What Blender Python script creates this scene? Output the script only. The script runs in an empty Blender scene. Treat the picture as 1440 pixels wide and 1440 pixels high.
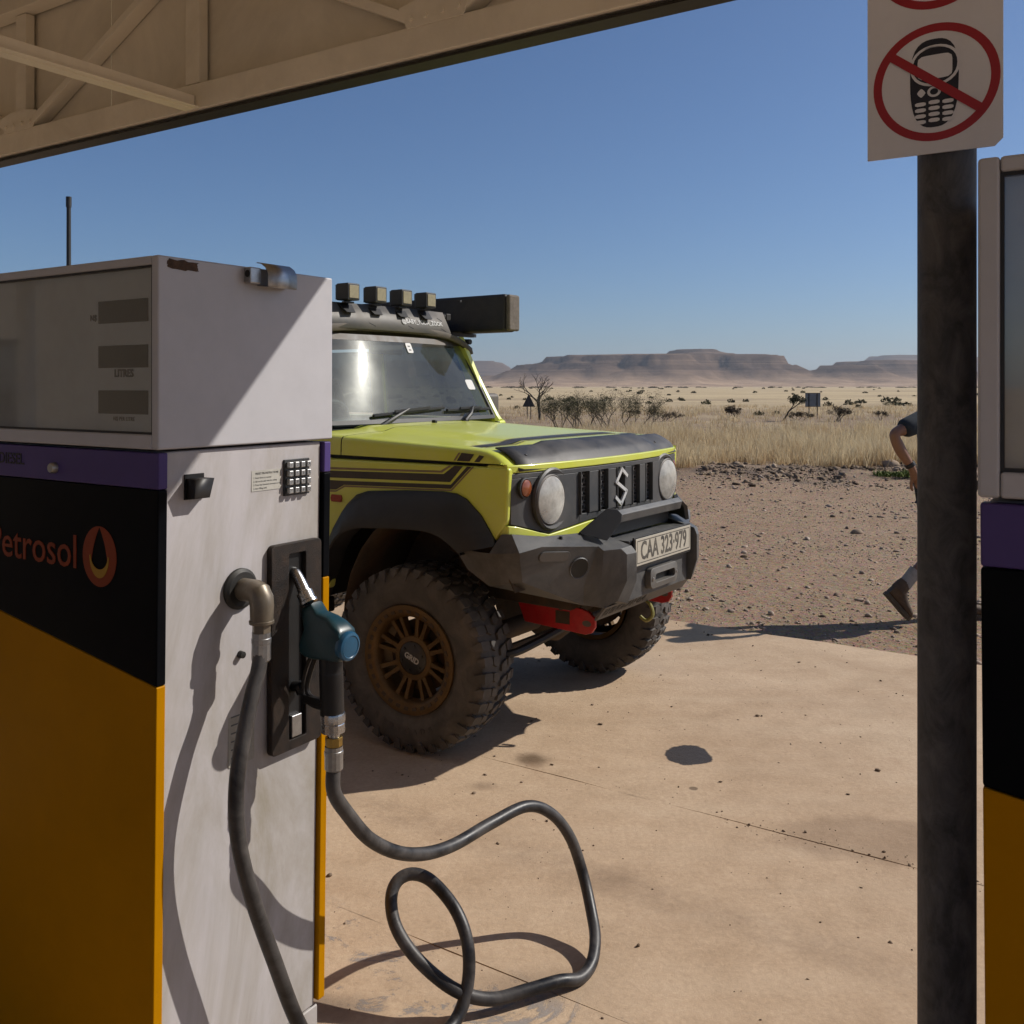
import bpy, bmesh, math, random
import numpy as np
from mathutils import Vector, Matrix, noise
random.seed(11)
rng = np.random.default_rng(5)
R_ = math.radians
sc = bpy.context.scene
col = sc.collection

# ------------------------------------------------------------------ camera, sky, sun, exposure
cam_d = bpy.data.cameras.new('camera')
cam = bpy.data.objects.new('camera', cam_d)
col.objects.link(cam)
cam.location = (0, 0, 1.53)
cam.rotation_euler = (R_(90), 0, 0)
cam_d.sensor_width = 36
cam_d.lens = 33.275
cam_d.shift_y = -0.1229
cam_d.clip_start = 0.05
cam_d.clip_end = 30000
sc.camera = cam

SUN_EL, SUN_AZ = R_(39), R_(14)          # azimuth: from +X turning away from the camera
sun_dir = Vector((math.cos(SUN_EL) * math.cos(SUN_AZ), math.cos(SUN_EL) * math.sin(SUN_AZ), math.sin(SUN_EL)))
world = bpy.data.worlds.new('World')
sc.world = world
world.use_nodes = True
wn = world.node_tree
bg = wn.nodes['Background']
sky = wn.nodes.new('ShaderNodeTexSky')
sky.sky_type = 'NISHITA'
sky.sun_disc = False
sky.sun_elevation = SUN_EL
sky.sun_rotation = math.atan2(sun_dir.x, sun_dir.y)
sky.altitude = 600
sky.air_density = 0.95
sky.dust_density = 1.5
sky.ozone_density = 8.0
wn.links.new(sky.outputs[0], bg.inputs[0])
bg.inputs[1].default_value = 0.088
sun_d = bpy.data.lights.new('sun', 'SUN')
sun = bpy.data.objects.new('sun', sun_d)
col.objects.link(sun)
sun.rotation_euler = sun_dir.to_track_quat('Z', 'Y').to_euler()
sun_d.energy = 5.0
sun_d.angle = R_(0.5)
sun_d.color = (1.0, 0.94, 0.86)
sc.view_settings.view_transform = 'Standard'
sc.view_settings.look = 'None'
sc.view_settings.exposure = 0.0
sc.view_settings.gamma = 1
sc.view_settings.use_curve_mapping = False
HAZE = 0.00007
ALB = 0.70          # reflectance scale of the sunlit surfaces
sc.cycles.max_bounces = 6
sc.cycles.diffuse_bounces = 4
sc.cycles.glossy_bounces = 3
sc.cycles.volume_bounces = 0
sc.cycles.use_adaptive_sampling = True
sc.cycles.adaptive_threshold = 0.02
sc.cycles.caustics_reflective = False
sc.cycles.caustics_refractive = False
sc.cycles.transparent_max_bounces = 12

# ------------------------------------------------------------------ helpers
def lin(r, g, b):
    f = lambda c: (c / 255 / 12.92) if c <= 10 else ((c / 255 + .055) / 1.055) ** 2.4
    return (f(r), f(g), f(b), 1)

class MB:
    def __init__(self): self.v = []; self.f = []
    def add(self, vs, fs):
        o = len(self.v); self.v += [tuple(p) for p in vs]; self.f += [tuple(i + o for i in q) for q in fs]; return self
    def box(self, x0, x1, y0, y1, z0, z1):
        vs = [(x, y, z) for z in (z0, z1) for y in (y0, y1) for x in (x0, x1)]
        return self.add(vs, [(0, 2, 3, 1), (4, 5, 7, 6), (0, 1, 5, 4), (2, 6, 7, 3), (0, 4, 6, 2), (1, 3, 7, 5)])
    def obox(self, c, h, m=None):
        c = Vector(c); m = m or Matrix.Identity(3)
        vs = [c + m @ Vector((x * h[0], y * h[1], z * h[2])) for z in (-1, 1) for y in (-1, 1) for x in (-1, 1)]
        return self.add(vs, [(0, 2, 3, 1), (4, 5, 7, 6), (0, 1, 5, 4), (2, 6, 7, 3), (0, 4, 6, 2), (1, 3, 7, 5)])
    def bar(self, p0, p1, w, d, up=(0, 0, 1)):
        p0, p1 = Vector(p0), Vector(p1); t = (p1 - p0); L = t.length; t.normalize()
        s = t.cross(Vector(up)); s.normalize(); u = s.cross(t)
        m = Matrix((t, s, u)).transposed()
        return self.obox((p0 + p1) / 2, (L / 2, w / 2, d / 2), m)
    def ring(self, c, t, r, n, ref=None):
        t = Vector(t).normalized(); a = Vector(ref) if ref else (Vector((0, 0, 1)) if abs(t.z) < .9 else Vector((1, 0, 0)))
        s = t.cross(a).normalized(); u = s.cross(t)
        return [Vector(c) + s * (r * math.cos(2 * math.pi * k / n)) + u * (r * math.sin(2 * math.pi * k / n)) for k in range(n)]
    def cyl(self, p0, p1, r0, r1=None, n=16, caps=True):
        r1 = r0 if r1 is None else r1; p0, p1 = Vector(p0), Vector(p1); t = p1 - p0
        vs = self.ring(p0, t, r0, n) + self.ring(p1, t, r1, n)
        fs = [(k, (k + 1) % n, n + (k + 1) % n, n + k) for k in range(n)]
        if caps: fs += [tuple(range(n - 1, -1, -1)), tuple(range(n, 2 * n))]
        return self.add(vs, fs)
    def tube(self, pts, r, n=10, caps=True):
        pts = [Vector(p) for p in pts]; m = len(pts); rr = r if hasattr(r, '__len__') else [r] * m
        t0 = (pts[1] - pts[0]).normalized()
        a = Vector((0, 0, 1)) if abs(t0.z) < .9 else Vector((1, 0, 0))
        u = (a - t0 * a.dot(t0)).normalized(); vs = []
        for i, p in enumerate(pts):
            t = (pts[min(i + 1, m - 1)] - pts[max(i - 1, 0)]).normalized()
            u = (u - t * u.dot(t)); u.normalize(); s = t.cross(u)
            for k in range(n):
                an = 2 * math.pi * k / n
                vs.append(p + (u * math.cos(an) + s * math.sin(an)) * rr[i])
        fs = [(i * n + k, i * n + (k + 1) % n, (i + 1) * n + (k + 1) % n, (i + 1) * n + k) for i in range(m - 1) for k in range(n)]
        if caps: fs += [tuple(range(n - 1, -1, -1)), tuple(range((m - 1) * n, m * n))]
        return self.add(vs, fs)
    def lathe(self, prof, c=(0, 0, 0), axis=(0, 0, 1), n=32, closed=False):
        ax = Vector(axis).normalized(); c = Vector(c); m = len(prof); vs = []
        for r, hgt in prof: vs += self.ring(c + ax * hgt, ax, max(r, 1e-5), n)
        fs = [(i * n + k, i * n + (k + 1) % n, (i + 1) * n + (k + 1) % n, (i + 1) * n + k) for i in range(m - 1) for k in range(n)]
        if closed: fs += [((m - 1) * n + k, (m - 1) * n + (k + 1) % n, (k + 1) % n, k) for k in range(n)]
        return self.add(vs, fs)
    def prism(self, poly, fn, w0, w1):
        n = len(poly)
        vs = [fn(a, b, w0) for a, b in poly] + [fn(a, b, w1) for a, b in poly]
        fs = [(k, (k + 1) % n, n + (k + 1) % n, n + k) for k in range(n)] + [tuple(range(n - 1, -1, -1)), tuple(range(n, 2 * n))]
        return self.add(vs, fs)
    def loft(self, secs, close=False, caps=False):
        n = len(secs[0]); vs = [p for s in secs for p in s]; fs = []
        for i in range(len(secs) - 1):
            for k in range(n if close else n - 1):
                fs.append((i * n + k, i * n + (k + 1) % n, (i + 1) * n + (k + 1) % n, (i + 1) * n + k))
        if caps: fs += [tuple(range(n - 1, -1, -1)), tuple(range((len(secs) - 1) * n, len(secs) * n))]
        return self.add(vs, fs)
    def mirror_y(self):
        o = len(self.v); self.v += [(x, -y, z) for x, y, z in self.v]
        self.f += [tuple(i + o for i in reversed(q)) for q in self.f]; return self
    def xf(self, m):
        self.v = [tuple(m @ Vector(p)) for p in self.v]; return self
    def mesh(self, name, smooth=35, fix=True):
        me = bpy.data.meshes.new(name); me.from_pydata(self.v, [], self.f); me.update()
        if fix:
            bm = bmesh.new(); bm.from_mesh(me); bmesh.ops.recalc_face_normals(bm, faces=bm.faces); bm.to_mesh(me); bm.free()
        if smooth:
            me.polygons.foreach_set('use_smooth', [True] * len(me.polygons))
            me.set_sharp_from_angle(angle=R_(smooth))
        return me
    def build(self, name, mat, parent=None, bevel=0, segs=2, smooth=35, solid=0, sub=0, fix=True):
        me = self.mesh(name, smooth, fix)
        if mat: me.materials.append(mat)
        ob = bpy.data.objects.new(name, me); col.objects.link(ob); ob.parent = parent
        if solid:
            s = ob.modifiers.new('s', 'SOLIDIFY'); s.thickness = solid; s.offset = -1
        if sub:
            s = ob.modifiers.new('u', 'SUBSURF'); s.levels = sub; s.render_levels = sub
        if bevel:
            b = ob.modifiers.new('b', 'BEVEL'); b.width = bevel; b.segments = segs; b.limit_method = 'ANGLE'; b.angle_limit = R_(32); b.harden_normals = True
        return ob

def tag(o, label=None, cat=None, group=None, kind=None):
    if label: o['label'] = label
    if cat: o['category'] = cat
    if group: o['group'] = group
    if kind: o['kind'] = kind
    return o
def empty(name, loc=(0, 0, 0), rz=0):
    o = bpy.data.objects.new(name, None); col.objects.link(o); o.location = loc; o.rotation_euler = (0, 0, rz); o.empty_display_size = .1; return o
def inst(o, parent=None, loc=None, rot=None, scale=None, name=None):
    c = o.copy(); col.objects.link(c); c.parent = parent
    if loc is not None: c.location = loc
    if rot is not None: c.rotation_euler = rot
    if scale is not None: c.scale = scale
    return c
def copy_tree(o, parent=None):
    c = o.copy(); col.objects.link(c); c.parent = parent
    for ch in list(o.children): copy_tree(ch, c)
    return c
def text(name, s, size, mat, parent, m, ext=.0006, align='CENTER', off=0.0, sx=1.0):
    cu = bpy.data.curves.new(name, 'FONT'); cu.body = s; cu.size = size; cu.extrude = ext; cu.align_x = align; cu.align_y = 'CENTER'; cu.offset = off; cu.resolution_u = 3
    t = bpy.data.objects.new(name, cu); col.objects.link(t)
    dg = bpy.context.evaluated_depsgraph_get()
    me = bpy.data.meshes.new_from_object(t.evaluated_get(dg))
    bpy.data.objects.remove(t); bpy.data.curves.remove(cu)
    me.transform(Matrix.Diagonal((sx, 1, 1, 1))); me.transform(m)
    me.materials.clear(); me.materials.append(mat); me.name = name
    o = bpy.data.objects.new(name, me); col.objects.link(o); o.parent = parent
    return o
def frame(o, ex, ey):
    """matrix that puts local x,y,z on ex,ey,ex×ey at o"""
    ex, ey = Vector(ex).normalized(), Vector(ey).normalized(); ez = ex.cross(ey)
    m = Matrix((ex, ey, ez)).transposed().to_4x4(); m.translation = Vector(o); return m

# ------------------------------------------------------------------ materials
def nd(nt, t, **k):
    n = nt.nodes.new('ShaderNode' + t)
    for a, b in k.items(): setattr(n, a, b)
    return n
def mixc(nt, fac, a, b, mode='MIX'):
    m = nd(nt, 'Mix', data_type='RGBA', blend_type=mode)
    for s, v in ((0, fac), (6, a), (7, b)):
        if hasattr(v, 'is_linked'): nt.links.new(v, m.inputs[s])
        else: m.inputs[s].default_value = v
    return m.outputs[2]
def ramp(nt, inp, stops):
    r = nd(nt, 'ValToRGB'); e = r.color_ramp.elements
    while len(e) < len(stops): e.new(.5)
    for i, (p, c) in enumerate(stops): e[i].position = p; e[i].color = c if hasattr(c, '__len__') else (c, c, c, 1)
    nt.links.new(inp, r.inputs[0]); return r.outputs[0]
def noi(nt, vec, scale, detail=5, rough=.6, dist=0):
    n = nd(nt, 'TexNoise'); n.inputs['Scale'].default_value = scale; n.inputs['Detail'].default_value = detail; n.inputs['Roughness'].default_value = rough; n.inputs['Distortion'].default_value = dist
    if vec is not None: nt.links.new(vec, n.inputs['Vector'])
    return n.outputs[0]
def newmat(name):
    m = bpy.data.materials.new(name); m.use_nodes = True
    return m, m.node_tree, m.node_tree.nodes['Principled BSDF']
def M(name, c, rough=.5, metal=0.0, var=.12, vs=6.0, dust=None, da=.35, ds=4.0, bump=0.0, bs=80.0, coat=0.0, rv=.15, spec=None, stretch=None, d2=0.0, alb=None):
    """painted / plain surface: colour broken up by two noises, a dust or wear layer, fine relief"""
    m, nt, p = newmat(name)
    alb = ALB if alb is None else alb
    c = (c[0] * alb, c[1] * alb, c[2] * alb, 1)
    if dust: dust = tuple(x * alb for x in dust[:3])
    tc = nd(nt, 'TexCoord'); vec = tc.outputs['Object']
    if stretch:
        mp = nd(nt, 'Mapping'); mp.inputs['Scale'].default_value = stretch; nt.links.new(vec, mp.inputs[0]); vec = mp.outputs[0]
    n1 = noi(nt, vec, vs); n2 = noi(nt, vec, vs * 6, 6, .65)
    lo = tuple(x * (1 - var) for x in c[:3]) + (1,); hi = tuple(min(1, x * (1 + var)) for x in c[:3]) + (1,)
    k = ramp(nt, n1, [(.3, lo), (.7, hi)])
    k = mixc(nt, var, k, ramp(nt, n2, [(.35, (.25, .25, .25, 1)), (.65, (.75, .75, .75, 1))]), 'OVERLAY')
    if dust:
        n3 = noi(nt, vec, ds, 8, .7, .6)
        fac = ramp(nt, n3, [(.38, d2), (.68, da)])
        k = mixc(nt, fac, k, (*dust[:3], 1))
        rr = nd(nt, 'MapRange'); rr.inputs[3].default_value = rough; rr.inputs[4].default_value = min(1, rough + .45); nt.links.new(fac, rr.inputs[0]); nt.links.new(rr.outputs[0], p.inputs['Roughness'])
    else:
        rr = nd(nt, 'MapRange'); rr.inputs[3].default_value = max(.02, rough - rv * rough); rr.inputs[4].default_value = min(1, rough + rv * rough); nt.links.new(n2, rr.inputs[0]); nt.links.new(rr.outputs[0], p.inputs['Roughness'])
    nt.links.new(k, p.inputs['Base Color'])
    p.inputs['Metallic'].default_value = metal
    if coat: p.inputs['Coat Weight'].default_value = coat; p.inputs['Coat Roughness'].default_value = .08
    if spec is not None: p.inputs['Specular IOR Level'].default_value = spec
    if bump:
        b = nd(nt, 'Bump'); b.inputs['Strength'].default_value = bump; b.inputs['Distance'].default_value = .01
        nt.links.new(noi(nt, vec, bs, 6, .65), b.inputs['Height']); nt.links.new(b.outputs[0], p.inputs['Normal'])
    return m

DUST = lin(150, 126, 100)
DUSTC = DUST[:3]
TP = R_(32.8)
PF = Vector((math.cos(TP), -math.sin(TP), 0)); PA = Vector((math.sin(TP), math.cos(TP), 0))
mt = {}
mt['pump_white'] = M('pump_white', (.63, .60, .615), .38, alb=.74, var=.06, vs=3, dust=lin(150, 140, 116), da=.78, ds=3.0, bump=.02, bs=30, stretch=(1, 1, .42))
mt['pump_white2'] = M('pump_white_frame', (.61, .60, .63), .4, alb=.74, var=.05, vs=3)
mt['pump_purple'] = M('pump_purple', (.105, .07, .25), .38, var=.06, vs=3, spec=.2)
mt['pump_black'] = M('pump_black', (.003, .004, .006), .36, var=.1, vs=3, spec=.05, dust=lin(120, 110, 100), da=.02, ds=6)
mt['pump_yellow'] = M('pump_yellow', (.58, .25, .001), .36, var=.07, vs=2, spec=.04)
mt['logo_red'] = M('logo_red', (.30, .05, .014), .45, spec=.2)
mt['logo_yellow'] = M('logo_yellow', (.50, .28, .035), .45, spec=.2)
mt['ink'] = M('ink', (.012, .012, .014), .5)
mt['ink_grey'] = M('ink_grey', (.12, .12, .12), .6)
mt['board'] = M('display_board', (.38, .40, .41), .6, alb=1.0, var=.06, dust=lin(140, 130, 118), da=.2, ds=3)
mt['lcd'] = M('lcd', (.022, .03, .026), .5, var=.25, vs=14, spec=.1)
mt['blackplastic'] = M('black_plastic', (.009, .009, .010), .45, var=.2, dust=DUSTC, da=.06, ds=9, spec=.35)
mt['boot'] = M('boot_plastic', (.013, .010, .008), .45, var=.2, dust=lin(112, 84, 62), da=.24, ds=30, bump=.35, bs=420, spec=.3)
mt['slot'] = M('boot_slot', (.006, .006, .006), .5)
mt['elbow'] = M('elbow_paint', (.20, .165, .12), .38, metal=.35, var=.15, vs=30, dust=DUSTC, da=.2, ds=25)
mt['steel'] = M('galvanised_steel', (.52, .53, .54), .34, metal=.95, var=.15, vs=30, dust=DUSTC, da=.22, ds=20)
mt['alu'] = M('aluminium', (.62, .62, .62), .27, metal=1, var=.12, vs=40)
mt['brass'] = M('brass', (.55, .38, .12), .35, metal=1, var=.15, vs=60)
mt['hose'] = M('hose_rubber', (.010, .010, .012), .38, var=.2, vs=18, dust=lin(150, 143, 137), da=.40, ds=6, spec=.35, bump=.06, bs=120)
mt['nozzle_teal'] = M('nozzle_teal', (.004, .040, .052), .34, var=.2, vs=18, dust=DUSTC, da=.05, ds=20, spec=.4)
mt['nozzle_blue'] = M('nozzle_blue', (.012, .095, .185), .35, var=.15, vs=20)
mt['rust'] = M('rust_patch', (.10, .055, .03), .85, var=.45, vs=70, bump=.5, bs=200)
mt['label'] = M('paper_label', (.58, .56, .50), .6, var=.08, vs=20)
mt['label2'] = M('worn_plate', (.44, .42, .36), .5, var=.12, vs=25)
mt['keymetal'] = M('key_metal', (.60, .60, .59), .36, metal=.8, var=.1, vs=60)
mt['keyplate'] = M('key_plate', (.055, .055, .055), .5, metal=.4, var=.15, vs=40)
mt['cream'] = M('cream_steel', (.90, .83, .70), .5, alb=1.0, var=.07, vs=2.5, dust=lin(130, 118, 100), da=.18, ds=3)
mt['cream2'] = M('cream_sheet', (.86, .79, .66), .55, alb=1.0, var=.07, vs=1.2, dust=lin(120, 110, 96), da=.22, ds=2)
mt['darkmetal'] = M('dark_metal', (.035, .033, .03), .55, metal=.3, var=.2)
mt['pole'] = M('worn_black_pole', (.016, .016, .019), .5, alb=1.0, var=.35, vs=30, dust=lin(120, 118, 118), da=.75, ds=26, d2=.15, stretch=(1, 1, .6), bump=.15, bs=60)
mt['signwhite'] = M('sign_white', (.76, .75, .78), .38, alb=1.0, var=.06, vs=4, dust=DUSTC, da=.1, ds=5)
mt['signred'] = M('sign_red', (.36, .012, .022), .4, alb=1.0, var=.05)
mt['signink'] = M('sign_ink', (.014, .014, .03), .45)

def glass_mat(name, tint=(1, 1, 1), rough=.03, refl=1.0, dustc=None, da=.1, ds=3.0, thick=.5):
    m, nt, p = newmat(name)
    nt.nodes.remove(p)
    out = nt.nodes['Material Output']
    lw = nd(nt, 'LayerWeight'); lw.inputs[0].default_value = .5; pw_ = nd(nt, 'Math', operation='POWER'); pw_.inputs[1].default_value = 5; nt.links.new(lw.outputs['Facing'], pw_.inputs[0])
    tr = nd(nt, 'BsdfTransparent'); tr.inputs[0].default_value = (*tint, 1)
    gl = nd(nt, 'BsdfGlossy'); gl.inputs['Roughness'].default_value = rough; gl.inputs[0].default_value = (1, 1, 1, 1)
    fr = nd(nt, 'Math', operation='MULTIPLY_ADD'); fr.inputs[1].default_value = .94; fr.inputs[2].default_value = .06; nt.links.new(pw_.outputs[0], fr.inputs[0])
    ml = nd(nt, 'Math', operation='MULTIPLY'); ml.inputs[1].default_value = refl; nt.links.new(fr.outputs[0], ml.inputs[0])
    a = nd(nt, 'MixShader'); nt.links.new(ml.outputs[0], a.inputs[0]); nt.links.new(tr.outputs[0], a.inputs[1]); nt.links.new(gl.outputs[0], a.inputs[2])
    res = a
    if dustc:
        tc = nd(nt, 'TexCoord')
        fac = ramp(nt, noi(nt, tc.outputs['Object'], ds, 8, .7), [(.3, da * .35), (.7, da)])
        df = nd(nt, 'BsdfDiffuse'); df.inputs[0].default_value = (*dustc[:3], 1)
        g2 = nd(nt, 'BsdfGlossy'); g2.inputs['Roughness'].default_value = .19; g2.inputs[0].default_value = (.75, .78, .74, 1)
        mm = nd(nt, 'MixShader'); mm.inputs[0].default_value = thick; nt.links.new(df.outputs[0], mm.inputs[1]); nt.links.new(g2.outputs[0], mm.inputs[2])
        b = nd(nt, 'MixShader'); nt.links.new(fac, b.inputs[0]); nt.links.new(a.outputs[0], b.inputs[1]); nt.links.new(mm.outputs[0], b.inputs[2]); res = b
    nt.links.new(res.outputs[0], out.inputs[0])
    return m
mt['pump_glass'] = glass_mat('pump_glass', (.90, .92, .92), .04, 1.5, DUSTC, .10, 4, .1)
mt['windscreen'] = glass_mat('windscreen_glass', (.66, .74, .72), .02, 1.0, lin(170, 170, 160), .12, 2.5, .034)
mt['sideglass'] = glass_mat('side_glass', (.30, .33, .33), .02, 1.0, DUSTC, .08, 3, .2)
mt['lens'] = glass_mat('lamp_lens', (.9, .9, .88), .08, 1.0, lin(232, 228, 218), .70, 7, .10)

# ------------------------------------------------------------------ the setting: ground, forecourt, hills
def np_mesh(name, V, F, mat, smooth=False, attrs=None):
    V = np.asarray(V, dtype=np.float32); F = np.asarray(F, dtype=np.int32); k = F.shape[1]
    me = bpy.data.meshes.new(name)
    me.vertices.add(len(V)); me.vertices.foreach_set('co', V.ravel())
    me.loops.add(F.size); me.loops.foreach_set('vertex_index', F.ravel())
    me.polygons.add(len(F)); me.polygons.foreach_set('loop_start', np.arange(0, F.size, k, dtype=np.int32))
    try: me.polygons.foreach_set('loop_total', np.full(len(F), k, dtype=np.int32))
    except Exception: pass
    me.update(calc_edges=True)
    if attrs:
        for an, arr in attrs.items():
            a = me.attributes.new(an, 'FLOAT', 'POINT'); a.data.foreach_set('value', np.asarray(arr, dtype=np.float32))
    if smooth: me.polygons.foreach_set('use_smooth', np.ones(len(F), dtype=bool))
    me.materials.append(mat); me.validate()
    ob = bpy.data.objects.new(name, me); col.objects.link(ob); return ob
def fbm(x, y, s, o=4):
    return noise.fractal((x * s, y * s, 3.1), 1.0, 2.0, o)

def ground_mat():
    m, nt, p = newmat('dry_ground')
    tc = nd(nt, 'TexCoord'); vec = tc.outputs['Object']
    sep = nd(nt, 'SeparateXYZ'); nt.links.new(vec, sep.inputs[0])
    # gravel: earth with stones of several sizes
    v1 = nd(nt, 'TexVoronoi'); v1.inputs['Scale'].default_value = 16; nt.links.new(vec, v1.inputs['Vector'])
    v2 = nd(nt, 'TexVoronoi'); v2.inputs['Scale'].default_value = 55; nt.links.new(vec, v2.inputs['Vector'])
    n1 = noi(nt, vec, .35, 6, .65); n2 = noi(nt, vec, 5, 8, .7)
    g = ramp(nt, n1, [(.3, (0.338, 0.228, 0.159, 1)), (.7, (0.414, 0.297, 0.214, 1))])
    g = mixc(nt, .5, g, ramp(nt, n2, [(.3, (0.276, 0.186, 0.131, 1)), (.7, (0.497, 0.366, 0.269, 1))]))
    g = mixc(nt, .30, g, v2.outputs['Color'], 'SOFT_LIGHT')
    # plain: straw grass and bare soil in long streaks
    mp = nd(nt, 'Mapping'); mp.inputs['Scale'].default_value = (.004, .016, 1); nt.links.new(vec, mp.inputs[0])
    n3 = noi(nt, mp.outputs[0], 3.0, 8, .65); n4 = noi(nt, vec, .12, 8, .7)
    q = ramp(nt, n3, [(.32, (0.377, 0.290, 0.196, 1)), (.5, (0.609, 0.478, 0.297, 1)), (.66, (0.681, 0.544, 0.341, 1))])
    q = mixc(nt, .35, q, ramp(nt, n4, [(.35, (0.348, 0.261, 0.174, 1)), (.62, (0.725, 0.580, 0.362, 1))]))
    zn = nd(nt, 'MapRange'); zn.inputs[1].default_value = 95; zn.inputs[2].default_value = 45; nt.links.new(sep.outputs[1], zn.inputs[0])
    zm = nd(nt, 'Math', operation='MULTIPLY'); nt.links.new(zn.outputs[0], zm.inputs[0]); nt.links.new(ramp(nt, noi(nt, vec, .16, 7, .7), [(.30, .35), (.52, .95)]), zm.inputs[1])
    q = mixc(nt, zm.outputs[0], q, (.30, .22, .155, 1))
    sk = nd(nt, 'Mapping'); sk.inputs['Scale'].default_value = (.01, .05, 1); nt.links.new(vec, sk.inputs[0])
    q = mixc(nt, ramp(nt, noi(nt, sk.outputs[0], 1.4, 6, .7), [(.52, 0.0), (.66, .55)]), q, (.32, .24, .17, 1))
    far = nd(nt, 'MapRange'); far.inputs[1].default_value = 16.0; far.inputs[2].default_value = 21.0
    ad = nd(nt, 'MapRange'); ad.inputs[3].default_value = -3; ad.inputs[4].default_value = 3; nt.links.new(noi(nt, vec, .6, 4), ad.inputs[0])
    sm = nd(nt, 'Math', operation='ADD'); nt.links.new(sep.outputs[1], sm.inputs[0]); nt.links.new(ad.outputs[0], sm.inputs[1]); nt.links.new(sm.outputs[0], far.inputs[0])
    g = mixc(nt, 1.0, g, (1.0, .99, .93, 1), 'MULTIPLY')
    bk = nd(nt, 'MapRange'); bk.inputs[1].default_value = 15.2; bk.inputs[2].default_value = 16.4; nt.links.new(sm.outputs[0], bk.inputs[0])
    bn = nd(nt, 'Math', operation='MULTIPLY'); nt.links.new(bk.outputs[0], bn.inputs[0]); nt.links.new(ramp(nt, noi(nt, vec, 1.6, 7, .7), [(.38, 0.0), (.6, .9)]), bn.inputs[1])
    g = mixc(nt, bn.outputs[0], g, (.16, .125, .105, 1))
    nt.links.new(mixc(nt, 1.0, mixc(nt, far.outputs[0], g, q), (ALB * 1.08, ALB * 1.08, ALB * 1.06, 1), 'MULTIPLY'), p.inputs['Base Color'])
    p.inputs['Roughness'].default_value = .95; p.inputs['Specular IOR Level'].default_value = .15
    b1 = nd(nt, 'Bump'); b1.inputs['Strength'].default_value = .45; b1.inputs['Distance'].default_value = .02; b1.invert = True; nt.links.new(v1.outputs['Distance'], b1.inputs['Height'])
    b2 = nd(nt, 'Bump'); b2.inputs['Strength'].default_value = 1.0; b2.inputs['Distance'].default_value = .022; nt.links.new(noi(nt, vec, 26, 8, .75), b2.inputs['Height']); nt.links.new(b1.outputs[0], b2.inputs['Normal'])
    nt.links.new(b2.outputs[0], p.inputs['Normal'])
    return m
mt['ground'] = ground_mat()
def gz(x, y):
    """height of the ground sheet"""
    a = PA.x * x + PA.y * y
    z = -.055
    if a > 5.9:
        k = min(1, (a - 5.9) / 2)
        z += k * (.02 * fbm(x, y, .5, 3) + .012 * fbm(x, y, 2.0, 2))
    if y > 14:
        w = math.exp(-((y - 17.2 - .6 * fbm(x, 0, .15, 2)) / 1.1) ** 2)
        z += w * (.13 + .10 * fbm(x, y, .45, 3)) * min(1, (y - 14) / 2)
        z += min(1, (y - 14) / 30) * .10 * fbm(x, y, .05, 3)
    return z
xs = np.unique(np.concatenate([np.linspace(-9000, -300, 14), np.linspace(-300, -30, 16), np.linspace(-30, -6, 22), np.linspace(-6, 24, 210), np.linspace(24, 60, 26), np.linspace(60, 400, 16), np.linspace(400, 9000, 14)]))
ys = np.unique(np.concatenate([np.linspace(-600, -6, 12), np.linspace(-6, 4, 10), np.linspace(4, 20, 140), np.linspace(20, 50, 60), np.linspace(50, 160, 24), np.linspace(160, 1200, 16), np.linspace(1200, 9000, 12)]))
V = [(x, y, gz(x, y)) for y in ys for x in xs]
nx = len(xs); I = np.arange(len(ys) - 1)[:, None] * nx + np.arange(nx - 1)[None, :]
Fq = np.stack([I, I + 1, I + 1 + nx, I + nx], -1).reshape(-1, 4)
ground = tag(np_mesh('ground', V, Fq, mt['ground'], True), 'dry stony ground running out to the hills', kind='structure')

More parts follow.
